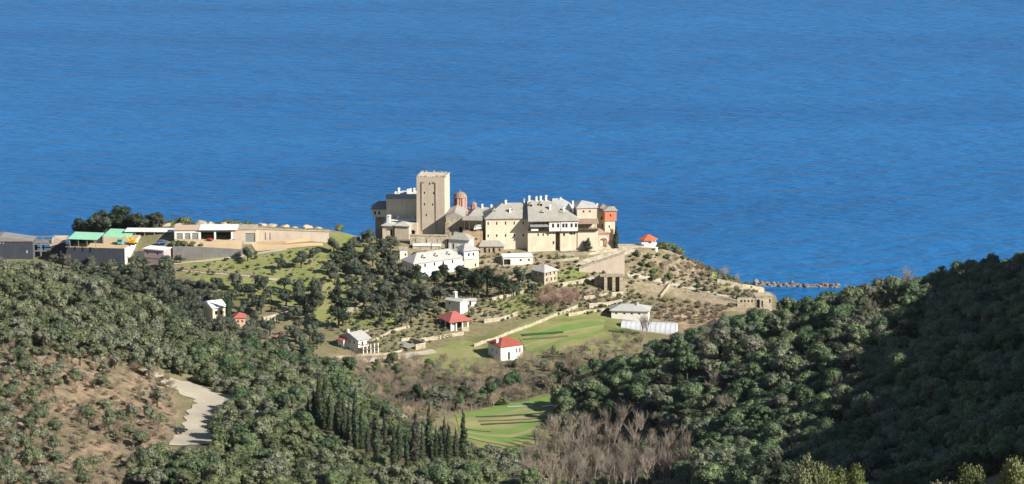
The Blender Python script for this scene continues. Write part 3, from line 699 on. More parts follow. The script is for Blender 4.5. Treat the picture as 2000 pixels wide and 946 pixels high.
# ---- church
t = Bld('church', 'red domed church among grey roofs right of the tower', 'church', 885, 425, D=1216, yaw=0)
body = t.box('wall', t.U(-8), t.U(50), 0, 14, -14, t.V(6), 'church_red')
t.roof(t.U(-8), t.U(50), 0, 14, t.V(6), 1.3, 'slate_dark', .4)
def dome(cx, cy, R, z0, z1, zt, label=None):
    d = t.part('drum', MB().lathe([(R, z0 - 3), (R, z1)], 8, (cx, cy)), 'church_red')
    for i in range(8):
        a = math.pi / 8 + i * math.pi / 4; x, y = cx + math.cos(a) * R * 1.0, cy + math.sin(a) * R * 1.0
        MB().tube((x, y, z0 - 2), (x, y, z1 - .1), R * .13).build('column', 'pink', d)
        a += math.pi / 8; ap = R * math.cos(math.pi / 8) + .03; ux, uy = -math.sin(a), math.cos(a); w = R * .16
        c_ = Vector((cx + math.cos(a) * ap, cy + math.sin(a) * ap, 0))
        pts = [(-w, z0 + .3), (w, z0 + .3), (w, z1 - .7), (w * .5, z1 - .42), (0, z1 - .32), (-w * .5, z1 - .42), (-w, z1 - .7)]
        link('window', mesh_from('window', [(c_.x + ux*u, c_.y + uy*u, z) for u, z in pts] , [tuple(range(7))], 'glass'), d)
    zz = [(R * 1.10, z1), (R * 1.10, z1 + .18)] + [(R * 1.06 * math.cos(k * math.pi / 12), z1 + .18 + (zt - z1 - .3) * math.sin(k * math.pi / 12)) for k in range(6)] + [(.05, zt)]
    rf = MB().lathe(zz, 16, (cx, cy)).build('dome', 'slate_brown', t.o, smooth=True)
    MB().box(cx - .05, cx + .05, cy - .05, cy + .05, zt - .2, zt + 1.0).box(cx - .3, cx + .3, cy - .04, cy + .04, zt + .5, zt + .62).build('cross', 'metal', rf)
dome(t.U(13.5), 6, t.U(12.4), t.V(12, 6), t.V(40, 6), t.V(51, 6))
dome(t.U(40), 5, t.U(6), t.V(10, 5), t.V(25, 5), t.V(31, 5))
dome(t.U(8), 1.5, t.U(5.5), t.V(4, 1.5), t.V(14, 1.5), t.V(22, 1.5))
dome(t.U(24), 1.2, t.U(5.2), t.V(3, 1), t.V(11, 1), t.V(19, 1))
# ---- gabled hall and roofed range
t = Bld('gabled_hall', 'stone hall with gable end between the tower and the main wing', 'building', 871, 474, D=1184, yaw=-3)
W = t.U(34); z1 = t.V(50)
t.box('wall', 0, W, 0, 16, -5, z1, 'stone_pale', {'F': [(t.U(26), t.V(21), t.U(32), t.V(31))]}, win='doorway', glass='dark_inside'); t.gable(0.01, W - .01, 0.01, 15.9, z1 - .02, 2.0, 'stone_pale', 'y'); t.roof(0, W, 0.2, 16, z1, 2.0, 'slate', .25, rx0=0.2, rx1=16, axis='y')
t.part('buttress', MB().box(-.2, t.U(7), -.9, .05, -5, t.V(40)), 'stone')
t = Bld('roofed_range', 'ochre stone range with open shaded loft beside the main wing', 'building', 904, 487, D=1178, yaw=-3)
W = t.U(38)
t.box('wall', 0, W, 0, 4, -3, t.V(34), 'stone_orange', {'F': wrow([t.U(12), t.U(26)], t.V(20), .7, 1.0)})
t.box('back_wall', 0, W, 7.5, 12, -3, t.V(60, 8), 'plaster'); t.part('loft_floor', MB().box(0, W, 4, 7.5, t.V(30), t.V(33)), 'wood_dark')
v = [(-.4, 1.0, t.V(55)), (W, 1.0, t.V(55)), (W, 8.5, t.V(64, 8)), (-.4, 8.5, t.V(64, 8))]
t.part('roof', MB().add(v + [(x, y, z + .25) for x, y, z in v], [(3,2,1,0),(4,5,6,7),(0,1,5,4),(1,2,6,5),(2,3,7,6),(3,0,4,7)]), 'slate')
for x in (.5, W * .33, W * .66, W - .4): t.post(x, 1.4, t.V(34), t.V(55) + .05, .28, 'wood')
t.part('canopy', MB().add([(W*.55, .2, t.V(38)), (W*.95, -.2, t.V(40)), (W*.95, 3.4, t.V(46)), (W*.6, 3.4, t.V(44)), (W*.55, .2, t.V(38)+.1), (W*.95, -.2, t.V(40)+.1), (W*.95, 3.4, t.V(46)+.1), (W*.6, 3.4, t.V(44)+.1)], [(3,2,1,0),(4,5,6,7),(0,1,5,4),(1,2,6,5),(2,3,7,6),(3,0,4,7)]), 'white_roof')
t = Bld('cloister_range', 'range with low slab roof closing the gap between church and main wing', 'building', 916, 440, D=1196, yaw=0)
W = t.U(52); z1 = t.V(16)
t.box('wall', 0, W, 0, 10, -12, z1, 'plaster', {'F': wrow([t.U(8), t.U(20), t.U(32)], t.V(9), .7, 1.1)}); rf = t.roof(0, W, 0, 10, z1, 3.2, 'slate', .5, rx0=t.U(14), rx1=W); t.chimney(t.U(26), 4.6, z1 + 2, z1 + 4.6, .8, parent=rf); t.chimney(t.U(44), 4.6, z1 + 2, z1 + 4.4, .8, parent=rf)
# ---- main wing
t = Bld('main_wing', 'big cream monastery wing with two rows of small windows and slab roof', 'building', 949, 488, z=22.3, yaw=4)
W = t.U(86); z1 = t.V(60)
xs = [t.U(q) for q in (4.5, 21.1, 38.3, 55.3, 73)]
t.box('wall', 0, W, 0, 14, -5, z1, 'plaster', {'F': wrow(xs, t.V(51), .55, 1.35) + wrow(xs, t.V(27), .62, 1.15), 'L': wrow([4, 9], t.V(50), .55, 1.3)}, frame='wood')
rf = t.roof(0, W, 0, 14, z1, 5.3, 'slate', .55, rx0=t.U(34), rx1=t.U(86))
t.part('cornice', MB().box(-.2, W + .1, -.22, -.002, z1 - .5, z1 - .06), 'stone_pale')
for x, y, z in ((51, 3.6, 2.1), (17, 3.0, 1.6)): t.dormer(t.U(x), y, z1 + z, parent=rf)
for x, y, a, b_ in ((48, 2.4, 1.4, 4.0), (41, 6.6, 4.6, 6.6), (78, 6.6, 4.8, 7.2)): t.chimney(t.U(x), y, z1 + a, z1 + b_, .8, parent=rf)
t.block(W, 14)
# ---- projecting wing with galleries
t = Bld('projecting_wing', 'projecting cream wing with white overhanging upper room and wooden galleries', 'building', 1031, 493, z=22, yaw=4)
zg = t.V(41); ze = t.V(60.5)
t.box('wall', 0, t.U(54), 0, 12, -4, zg, 'plaster', {'F': wrow([t.U(q) for q in (20, 30, 39)], t.V(33), .6, 1.1) + wrow([t.U(50)], t.V(17), .7, 1.3)}, frame='wood')
t.box('recess_wall', t.U(54), t.U(64), 4.5, 12, -4, zg, 'stone')
t.box('pier_wall', t.U(63), t.U(81), -.2, 12, -4, zg, 'plaster', {'F': wrow([t.U(7.5)], t.V(33), .8, 1.4)}, frame='wood')
t.box('bay_wall', t.U(81), t.U(95.5), .35, 12, -4, zg, 'plaster', {'F': wrow([t.U(4), t.U(10)], t.V(34), .7, 1.1)}, frame='wood')
t.box('east_wall', t.U(97), t.U(137), .1, 12, -4, t.V(40), 'plaster_white' if 0 else 'plaster')
t.part('dark_seam', MB().box(t.U(95.5), t.U(97), .9, 2, -4, t.V(40)), 'wood_dark')  # dark strip filling the seam between bay and east wall
t.part('gallery_back', MB().box(t.U(3), t.U(41), 2.4, 11, zg, ze), 'plaster'); fl = t.part('gallery_floor', MB().box(t.U(1), t.U(41), -.9, 2.4, zg - .15, zg + .12), 'wood_dark')
for q in (3, 12, 21, 30, 39): t.post(t.U(q), -.7, zg + .12, ze - .1, .18, 'wood_dark')
t.part('rail', MB().box(t.U(1), t.U(41), -.82, -.72, zg + .85, zg + .98).box(t.U(1), t.U(41), -.82, -.72, zg + .4, zg + .5), 'wood')
t.part('parapet_cloth', MB().box(t.U(6), t.U(20), -.92, -.84, zg + .1, zg + .95), 'limewash')
v = [(t.U(4), -1.9, zg + 1.9), (t.U(40), -1.9, zg + 1.9), (t.U(40), .2, zg + 3.0), (t.U(4), .2, zg + 3.0)]
t.part('awning', MB().add(v + [(x, y, z + .1) for x, y, z in v], [(3,2,1,0),(4,5,6,7),(0,1,5,4),(1,2,6,5),(2,3,7,6),(3,0,4,7)]), 'grey_panel')
wn_ = lambda qs: wrow([t.U(q) for q in qs], (zg + ze) / 2 + .15, .95, 1.75)
t.box('white_room', t.U(41), t.U(63), -1.2, 9, zg - .1, ze, 'limewash', {'F': wn_((7.5, 17.5))}, frame='wood'); t.box('white_room', t.U(63.6), t.U(97), -1.35, 9, zg - .1, ze, 'limewash', {'F': wn_((5, 11, 21, 29.5))}, frame='wood')
for q in (43, 50, 57, 66, 74, 82, 90): t.part('bracket', MB().tube((t.U(q), .3, zg - 1.6), (t.U(q), -1.2, zg - .15), .13), 'wood_dark')
t.part('gallery_back', MB().box(t.U(97.2), t.U(136), 2.6, 10, t.V(40), t.V(58)), 'plaster'); t.part('gallery_floor', MB().box(t.U(97.2), t.U(137), -.8, 2.6, t.V(40), t.V(41.2)), 'wood_dark')
for q in (99, 107, 115, 123, 131, 136): t.post(t.U(q), -.6, t.V(41), t.V(55), .18, 'wood_dark')
t.part('rail', MB().box(t.U(97.5), t.U(137), -.72, -.64, t.V(41) + .9, t.V(41) + 1.05).box(t.U(97.5), t.U(137), -.72, -.64, t.V(41) + .15, t.V(41) + .7), 'wood')
v = [(t.U(97.2), -1.5, t.V(54)), (t.U(138), -1.5, t.V(54)), (t.U(138), 3.0, t.V(60)), (t.U(97.2), 3.0, t.V(60))]
t.part('gallery_roof', MB().add(v + [(x, y, z + .15) for x, y, z in v], [(3,2,1,0),(4,5,6,7),(0,1,5,4),(1,2,6,5),(2,3,7,6),(3,0,4,7)]), 'slate_brown')
rf = t.roof(t.U(3), t.U(97), -1.3, 19, ze, 6.8, 'slate', .6, rx0=t.U(2), rx1=t.U(42), ry=9.4)
for x, y, z in ((8, 6.0, 4.4), (28, 6.2, 4.6), (29, 2.4, 1.9), (66, 2.6, 1.8)): t.dormer(t.U(x), y, ze + z, parent=rf)
for x, y, a, b_ in ((6, 9.2, 6.2, 8.8), (20, 9.2, 6.2, 8.4), (28.5, 9.2, 6.2, 8.6), (39, 9.2, 6.2, 8.9), (45, 4.4, 3.4, 5.8), (72, 3.6, 2.5, 5.0)): t.chimney(t.U(x), y, ze + a, ze + b_, .8, parent=rf)
t.block(t.U(137), 14)
# ---- wings behind
t = Bld('rear_wing', 'rear wing whose pale hipped roof shows above the galleries', 'building', 1080, 430, D=1204, yaw=6)
t.box('wall', 0, t.U(36), 0, 12, -8, t.V(22), 'plaster'); rf = t.roof(0, t.U(36), 0, 12, t.V(22), 3.3, 'slate_pale', .6, rx0=t.U(2), rx1=t.U(20)); t.chimney(t.U(18), 5.5, t.V(24), t.V(44, 5.5), .9, parent=rf)
t = Bld('chimney_tower', 'slim white lantern turret between the galleries and corner tower', 'turret', 1108, 430, D=1188)
t.part('shaft', MB().lathe([(.85, -4), (.8, t.V(22))], 10, (.9, .9)), 'limewash'); t.part('cap', MB().lathe([(1.4, t.V(22)), (1.35, t.V(25)), (.3, t.V(32)), (.1, t.V(33))], 10, (.9, .9)), 'slate_pale')
t = Bld('corner_tower', 'square beige corner tower with pyramid roof at the right of the monastery', 'tower', 1127, 440, D=1184, yaw=9)
W = t.U(39); z1 = t.V(33)
t.box('wall', 0, W, 0, 9.5, -16, z1, 'tower', {'F': wrow([t.U(12.5), t.U(25)], t.V(26), .7, .9) + wrow([t.U(19)], t.V(11), .8, 1.1), 'L': wrow([4.5], t.V(24), .7, 1)})
t.roof(0, W, 0, 9.5, z1, 2.3, 'slate_pale', .5, rx0=t.U(13), rx1=t.U(15)); t.chimney(t.U(-6), 3, t.V(20), t.V(48, 3), .7)
t = Bld('connecting_block', 'narrow cream block between corner tower and red tower', 'building', 1165, 445, D=1189, yaw=6)
W = t.U(18); z1 = t.V(27)
t.box('wall', 0, W, 0, 9, -18, z1, 'plaster', {'F': wrow([t.U(10)], t.V(18), .7, 1.4) + wrow([t.U(12)], t.V(4), .7, 1.4)}); rf = t.roof(0, W, 0, 9, z1, 2.6, 'slate_pale', .4, rx0=t.U(-6), rx1=t.U(8))
for x in (-2, 4): t.chimney(t.U(x), 4.5, z1 + 2, z1 + 3.6, .6, parent=rf)
t = Bld('red_tower', 'tower with orange-red upper storey at the right end of the monastery', 'tower', 1181, 484, z=22, yaw=8)
t.box('lower_wall', .2, t.U(20), .4, 7.5, -5, t.V(51), 'plaster', {'F': wrow([t.U(8)], t.V(40), .6, 1.0)}, taper=-.02); t.box('red_storey', 0, t.U(23), 0, 8, t.V(51), t.V(71), 'red_plaster', {'F': wrow([t.U(11)], t.V(62), .55, 1.0)}, frame='wood')
t.roof(0, t.U(23), 0, 8, t.V(71), 1.1, 'slate', .45); t.roof(t.U(-5), t.U(8), 5.0, 10, t.V(72), 1.3, 'slate_brown', .3, name='rear_roof'); t.block(4, 6)
t.part('foot_batter', MB().add([(0, -2.2, -3), (t.U(22), -2.2, -3), (t.U(22), .4, -3), (0, .4, -3), (1, .35, t.V(14)), (t.U(19), .35, t.V(14)), (t.U(19), .6, t.V(14)), (1, .6, t.V(14))], [(0,3,2,1),(4,5,6,7),(0,1,5,4),(1,2,6,5),(2,3,7,6),(3,0,4,7)]), 'stone_pale')
t = Bld('entrance_porch', 'pink entrance porch with arched opening under a brown roof', 'porch', 1167, 484, z=21.8, yaw=8)
W = t.U(23); z1 = t.V(27)
t.box('wall', 0, W, 0, 5, -3, z1, 'pink', {'F': [(t.U(5), .2, t.U(18), t.V(17))], 'R': [(1.2, .5, 3.6, 3.2)]}, rec=1.2, win='archway', glass='plaster'); t.roof(0, W, 0, 5, z1, 1.9, 'slate_brown', .4, rx0=t.U(-3), rx1=t.U(12))
b_ = MB(); xc, rr, z_ = t.U(11.5), t.U(6.5), t.V(15)
b_.add([(xc + math.cos(math.pi*i/10)*q, y, z_ + math.sin(math.pi*i/10)*q*.8) for y in (-.1, .03) for q in (rr, rr + .45) for i in range(11)], [(i, i+1, 12+i, 11+i) for i in range(10)] + [(11+i, 12+i, 34+i, 33+i) for i in range(10)] + [(i, 22+i, 23+i, i+1) for i in range(10)])
t.part('arch', b_, 'plaster_white')

# ---- houses below the monastery
t = Bld('hip_house', 'grey-walled house with hipped slab roof below the gabled hall', 'house', 876, 488, z=21, yaw=-20)
W = t.U(40); z1 = t.V(20)
t.box('wall', 0, W, 0, 6, -3, z1, 'plaster_white', {'F': [(t.U(7), .3, t.U(11), 2.6), (t.U(29), .3, t.U(33), 2.6)]}, frame='wood'); rf = t.roof(0, W, 0, 6, z1, 2.4, 'slate', .55); t.block(W, 7)
for x in (5, 22): t.post(t.U(x), -1.4, -.5, 2.9, .3, 'limewash')
t = Bld('square_house', 'square white house with overhanging upper storey at end of long white building', 'house', 907, 528, z=17.4, yaw=24)
W = t.U(28)
t.box('lower_wall', .1, W + .1, .2, 6.5, -3, t.V(20), 'plaster', {'F': [(t.U(20), .8, t.U(23), 2.2)]}, frame='wood'); t.box('upper_wall', -.2, W - .2, -.3, 6.8, t.V(20), t.V(37), 'limewash', {'F': wrow([t.U(9), t.U(18)], t.V(29), .8, 1.4), 'L': wrow([2, 4.6], t.V(29), .8, 1.4)}, frame='wood')
t.roof(-.2, W - .2, -.3, 6.8, t.V(37), 2.2, 'slate_pale', .6, rx0=t.U(7), rx1=t.U(14)); t.block(W, 7)
t = Bld('long_white_building', 'long white building with slab roof and three dormers below the tower', 'building', 808, 545, z=16, yaw=33)
W = t.U(97); z1 = t.V(29)
t.box('wall', 0, W, 0, 9, -3, z1, 'limewash', {'F': wrow([t.U(q) for q in (22, 40, 57, 75)], t.V(23), .85, 1.45) + wrow([t.U(q) for q in (22, 57)], t.V(9), .6, .8), 'L': wrow([3, 6], t.V(20), .8, 1.3)}, frame='wood')
rf = t.roof(0, W, 0, 9, z1, 3.3, 'slate_pale', .5, rx0=4.2, rx1=W - 4.2)
for q in (24, 48, 72): t.dormer(t.U(q), 1.5, z1 + 1.0, 1.7, 1.0, 2.0, rf, 'slate_pale')
t.block(W, 9, 3)
t = Bld('cream_block', 'small cream block behind the left end of the long white building', 'building', 781, 509, z=19.5, yaw=5)
t.box('wall', 0, t.U(15), 0, 6, -3, t.V(19), 'plaster_white', {'F': wrow([t.U(11)], 2.2, .6, 1.0)}); t.part('roof_slab', MB().box(-.2, t.U(15) + .2, -.2, 6.2, t.V(19), t.V(19) + .25), 'stone_pale'); t.block(3, 6)
t = Bld('low_stone_building', 'low stone building with slab roof in front of the main wing', 'building', 938, 495, z=20.8, yaw=0)
W = t.U(46); z1 = t.V(13)
t.box('wall', 0, W, 0, 6, -3, z1, 'stone', {'F': [(t.U(7), .1, t.U(11), 2.2), (t.U(16), .1, t.U(19), 2.0), (t.U(24), .4, t.U(28), 2.2), (t.U(36), .8, t.U(39), 2.0)]}, glass='dark_inside', win='doorway'); t.roof(0, W, 0, 6, z1, 2.0, 'slate', .5, rx0=t.U(2), rx1=t.U(36)); t.block(W, 6)
t = Bld('flat_outbuilding', 'flat-roofed white outbuilding with dark open bay', 'building', 983, 519, z=18.4, yaw=8)
W = t.U(57)
t.box('wall', 0, W, 0, 6, -3, t.V(16), 'plaster_white', {'F': [(t.U(1), .1, t.U(14), 2.6)] + wrow([t.U(34), t.U(50)], 2.0, .9, .9)}, rec=.8, glass='dark_inside', win='opening'); t.part('roof_slab', MB().box(-.3, W + .3, -.4, 6.2, t.V(16), t.V(16) + .3), 'white_roof'); t.block(W, 6)
t = Bld('small_stone_house', 'small two-storey stone house with pale hipped roof, left wall in shade', 'house', 1063, 557, z=15, yaw=42)
W = t.U(26); z1 = t.V(24)
t.box('wall', 0, W, 0, 7.6, -3, z1, 'stone_pale', {'F': wrow([t.U(4.5), t.U(12), t.U(20)], t.V(20), .7, 1.2) + wrow([t.U(5), t.U(14), t.U(21)], t.V(9), .7, 1.3), 'L': wrow([2.5, 5], t.V(18), .7, 1.1)}, frame='wood'); t.roof(0, W, 0, 7.6, z1, 2.5, 'slate_pale', .5); t.block(W, 8)
t = Bld('pine_shed', 'small shed with shaded wall, pale roof and white chimney among the pines', 'shed', 870, 603, z=14.6, yaw=-34)
W = t.U(29)
t.box('wall', 0, W, 0, 5, -2, t.V(17), 'plaster_white', {'F': wrow([t.U(8)], 2.4, .8, 1.0)}, frame='wood'); rf = t.roof(0, W, 0, 5, t.V(17), 1.0, 'slate_pale', .4, rx0=0, rx1=W); t.gable(.01, W-.01, .01, 4.99, t.V(17)-.02, .9, 'plaster_white'); t.chimney(t.U(12), 2.5, t.V(20), t.V(36, 2.5), 1.2, parent=rf); t.block(W, 5)
t = Bld('white_hut', 'tiny white hut right of the shed among the pines', 'hut', 914, 598, z=14.6, yaw=6)
t.box('wall', 0, t.U(16), 0, 3, -2, t.V(10), 'limewash', {'F': [(.5, .1, 1.3, 1.7)]}, glass='dark_inside', win='doorway'); t.roof(0, t.U(16), 0, 3, t.V(10), .8, 'slate_pale', .3, rx0=0, rx1=t.U(16)); t.gable(.01, t.U(16)-.01, .01, 2.99, t.V(10)-.02, .7, 'limewash')
# red-roofed kiosk
t = Bld('red_roofed_pavilion', 'open pavilion under a faded red hipped roof', 'pavilion', 880, 648, z=11.9, yaw=28)
W, D_ = t.U(36), 10.0; z1 = t.V(18)
for x, y in ((.4, .4), (W * .33, .4), (W * .66, .4), (W - .4, .4), (.4, 5), (.4, D_ - .5), (W - .4, 5), (W - .4, D_ - .5)): t.post(x, y, -1, z1, .42, 'limewash')
t.part('back_wall', MB().box(1.5, W - 1, 4.5, D_ - 1, -1, z1 - .2), 'dark_inside'); t.part('hearth', MB().box(.9, 2.6, .9, 2.4, -1, 1.9).box(1.2, 2.3, 1.2, 2.2, 1.9, 3.2), 'limewash'); t.box('low_wall', W * .6, W, 0.05, .35, -1, 1.0, 'stone_pale')
t.roof(0, W, 0, D_, z1, 2.9, 'red_sheet', .9, rx0=3.4, rx1=W - 3.4); t.block(W, D_)
# red-roofed white house
t = Bld('red_roofed_house', 'small white house with red tiled hipped roof above the valley', 'house', 978, 706, z=8.6, yaw=30)
W, D_ = t.U(43), 9.5; z1 = t.V(27)
t.box('wall', 0, W, 0, D_, -2.5, z1, 'plaster_white', {'F': [(t.U(14), .1, t.U(18), 3.0), (t.U(30), 2.3, t.U(32.6), 4.0), (t.U(36), 2.3, t.U(38.6), 4.0)], 'L': wrow([3, 6.5], 2.8, .8, 1.2)}, frame='wood'); t.part('shutter', MB().box(t.U(20), t.U(28.5), -.08, -.01, .4, 3.9), 'limewash')
rf = t.roof(0, W, 0, D_, z1, 2.4, 'red_roof', .5, rx0=3.4, rx1=W - 3.4); t.chimney(.8, 4.2, z1, z1 + 2.4, .8, parent=rf); t.block(W, D_, 2.5)
# grey-roofed farmhouse
t = Bld('farmhouse', 'farmhouse with pale gabled roof and white-posted porch', 'house', 700, 690, z=12, yaw=42)
W, D_ = t.U(20), 10.0; z1 = t.V(25)
t.box('wall', 0, W, 0, D_, -2, z1, 'plaster_white', {'L': [(2, .2, 3, 2.2)] + wrow([5, 7.5], 3.6, .8, 1.2), 'F': wrow([2, 4.6], 3.4, .9, 1.4)}, frame='wood'); t.gable(.01, W-.01, .01, D_-.01, z1-.02, 2.1, 'plaster_white'); rf = t.roof(0, W, 0, D_, z1, 2.2, 'slate_pale', .7, rx0=0, rx1=W); t.chimney(.6, D_ - 3.2, z1 + .6, z1 + 3.0, .8, parent=rf)
for i in range(5): t.post(.2 + i * (W + 2) / 4, -2.6, -1.5, 3.3, .3, 'limewash')
t.part('porch_floor', MB().box(-.3, W + 2.4, -2.9, -.05, 1.6, 1.8), 'wood'); t.part('porch_beam', MB().box(-.3, W + 2.5, -2.8, -2.45, 3.3, 3.55).box(-.3, 0, -2.8, 0, 3.3, 3.55).box(W + 2.2, W + 2.5, -2.8, 0, 3.3, 3.55), 'wood')
t.box('lean_to', -2.2, -.02, 6.0, 9.4, -2, 4.0, 'plaster_white', {'L': [(.8, .2, 1.8, 2.0)]}, glass='dark_inside', win='doorway')
v = [(-2.7, 5.8, 3.9), (-.05, 5.8, 5.0), (-.05, 9.7, 5.0), (-2.7, 9.7, 3.9)]
t.part('lean_to_roof', MB().add(v + [(x, y, z + .15) for x, y, z in v], [(3,2,1,0),(4,5,6,7),(0,1,5,4),(1,2,6,5),(2,3,7,6),(3,0,4,7)]), 'red_sheet'); t.block(W, D_, 3)
# roofless enclosure
t = Bld('roofless_enclosure', 'roofless walled enclosure right of the farmhouse', 'ruin', 812, 685, z=11, yaw=38)
for nm, a in (('wall', (0, 4.6, 0, .4, -1, 2.2)), ('wall', (4.2, 4.6, .4, 9.5, -1, 2.5)), ('wall', (0, 4.2, 9.1, 9.5, -1, 2.6)), ('wall', (0, .4, .4, 9.1, -1, 1.6))): t.part(nm, MB().box(*a), 'stone_pale')
t.part('floor_slab', MB().box(.4, 4.2, .4, 9.1, -1, .3), 'concrete'); t.part('lean_roof', MB().add([(-3.4, .2, 1.0), (0, .2, 1.7), (0, 9, 1.7), (-3.4, 9, 1.0), (-3.4, .2, 1.15), (0, .2, 1.85), (0, 9, 1.85), (-3.4, 9, 1.15)], [(3,2,1,0),(4,5,6,7),(0,1,5,4),(1,2,6,5),(2,3,7,6),(3,0,4,7)]), 'slate')
for y in (.6, 4.5, 8.6): t.post(-3.1, y, -1.5, 1.1, .2, 'wood')
t.block(5, 9)
# village houses at the left
t = Bld('white_roofed_house', 'village house with pale gabled roof beside a tall cypress', 'house', 416, 632, z=16.6, yaw=26)
W, D_ = t.U(24), 11; z1 = t.V(30)
t.box('wall', 0, W, 0, D_, -3, z1, 'plaster', {'F': wrow([t.U(6), t.U(16)], t.V(20), .9, 1.5), 'L': wrow([3, 7], t.V(20), .8, 1.3)}, frame='wood'); t.gable(.01, W-.01, .01, D_-.01, z1-.02, 1.6, 'plaster'); t.roof(0, W, 0, D_, z1, 1.7, 'white_roof', .6, rx0=0, rx1=W); t.block(W, D_, 2); t.front(6, 22)
t = Bld('red_roofed_hut', 'small pink hut with faded red roof right of the tall cypress', 'hut', 459, 639, z=15.8, yaw=10)
t.box('wall', 0, t.U(20), 0, 5, -2, t.V(17), 'pink', {'F': wrow([t.U(6), t.U(14)], 2, .7, .9)}, frame='wood'); t.roof(0, t.U(20), 0, 5, t.V(17), 1.6, 'red_sheet', .5); t.block(4, 5); t.front(5, 20)
t = Bld('stone_shell', 'long roofless white-stone wall with small openings in the village', 'ruin', 515, 634, z=15.6, yaw=48)
W = t.U(50)
t.box('wall', 0, W, 0, .8, -2, t.V(14), 'stone_pale', {'F': wrow([W * q for q in (.1, .24, .38, .52, .66, .8, .92)], 1.7, .5, .8)}, glass='dark_inside', win='opening'); t.box('end_wall', W - .6, W, .82, 5, -2, t.V(20), 'stone_pale'); t.block(W, 4); t.front(11, 15)
t = Bld('red_roofed_kennel', 'tiny low red roof in the trees below the village', 'hut', 540, 664, z=15.0)
t.box('wall', 0, t.U(11), 0, 2.4, -1, t.V(5), 'plaster'); t.roof(0, t.U(11), 0, 2.4, t.V(5), .7, 'red_sheet', .3, rx0=0, rx1=t.U(11)); t.front(3, 12)
# shore buildings
t = Bld('white_farm_shed', 'low white shed with pale hipped roof above the greenhouse', 'shed', 1194, 622, z=8, yaw=-6)
W = t.U(72); z1 = t.V(15)
t.box('wall', 0, W, 0, 8, -2, z1, 'plaster_white', {'F': wrow([W * q for q in (.13, .35, .55, .75)], 2.0, .9, .7)}, frame='wood'); rf = t.roof(0, W, 0, 8, z1, 2.0, 'slate_pale', .7); t.chimney(W * .7, 3, z1 + .8, z1 + 2.9, .4, parent=rf); t.block(W, 8)
b0, b1 = hit(1212, 641), hit(1318, 656); dv = (b1 - b0); L = dv.length; ang = math.atan2(dv.y, dv.x)
gh = bpy.data.objects.new('greenhouse', None); COL.objects.link(gh); gh.location = (b0.x, b0.y, min(b0.z, b1.z) - .1); gh.rotation_euler = (0, 0, ang); tag(gh, 'long white tunnel greenhouse beside the green field', 'greenhouse')
R = 4.3; n_ = 12; segs = 22; v = [(L * j / segs, R + R * math.cos(math.pi * i / n_), 4.0 * math.sin(math.pi * i / n_)) for j in range(segs + 1) for i in range(n_ + 1)]
q = n_ + 1; MB().add(v, [(j*q+i, j*q+i+1, (j+1)*q+i+1, (j+1)*q+i) for j in range(segs) for i in range(n_)] + [tuple(range(q)), tuple(segs*q + i for i in range(q))[::-1]]).build('film_cover', 'film', gh)
for j in range(0, segs + 1, 2):
    b_ = MB()
    for i in range(n_):
        a0, a1 = math.pi * i / n_, math.pi * (i + 1) / n_; b_.tube((L*j/segs, R + (R+.05)*math.cos(a0), 4.06*math.sin(a0)), (L*j/segs, R + (R+.05)*math.cos(a1), 4.06*math.sin(a1)), .045, n=4)
    b_.build('hoop', 'metal', gh)
for j in range(8): qq = b0.lerp(b1, j / 7); BLOCK.append((qq.x - math.sin(ang) * R, qq.y + math.cos(ang) * R, 4))
t = Bld('boathouse', 'flat-roofed beige stone boathouse by the beach', 'building', 1476, 603, z=3, yaw=4)
W = t.U(32)
t.box('wall', 0, W, 0, 6, -4, t.V(23), 'stone_pale', {'F': [(.2, .2, t.U(8), t.V(17)), (t.U(11), .6, t.U(14), t.V(15)), (t.U(26), 2.2, t.U(29), t.V(18))]}, glass='dark_inside', win='doorway', rec=.6); t.part('roof_slab', MB().box(-.3, W + .3, -.3, 6.3, t.V(23), t.V(23) + .22), 'stone_pale'); t.block(W, 6)
t.part('quay_wall', MB().box(t.U(1), t.U(24), -3.2, -.02, -5, .1), 'stone_pale')
t = Bld('arcaded_wall', 'beige retaining wall with small arches left of the boathouse', 'wall', 1440, 600, z=4, yaw=0)
W = t.U(35)
t.box('wall', 0, W, 0, 1.2, -3, t.V(17), 'stone_pale', {'F': [(t.U(6 + i * 7), t.V(9), t.U(9 + i * 7), t.V(14)) for i in range(4)]}, glass='dark_inside', win='niche')
# gazebo
t = Bld('gazebo', 'open gazebo with orange tiled pointed roof on the headland', 'gazebo', 1266, 476, z=22)
R = t.U(17)
g_ = MB().lathe([(R * 1.12, t.V(8.5)), (R * 1.1, t.V(8.5) + .2), (.3, t.V(18)), (.05, t.V(18.6))], 6); t.part('roof', g_, 'orange_roof')
for i in range(6): t.post(R*.85*math.cos(i*math.pi/3), R*.85*math.sin(i*math.pi/3), -.5, t.V(8.6), .28, 'limewash')
t.part('base', MB().lathe([(R, -1.5), (R, .35)], 6), 'limewash'); t.part('parapet', MB().box(-R*.8, 0, -R*.80, -R*.7, .35, 1.3), 'limewash'); t.block(2, 2)
t = Bld('white_well', 'small white cylindrical well head beside the gazebo bushes', 'well', 1281, 491, z=20.8)
t.part('drum', MB().lathe([(.8, -.6), (.75, 1.2)], 12, (0, 0)), 'limewash'); t.part('lid', MB().lathe([(.95, 1.2), (.9, 1.38), (.1, 1.55)], 12, (0, 0)), 'limewash')

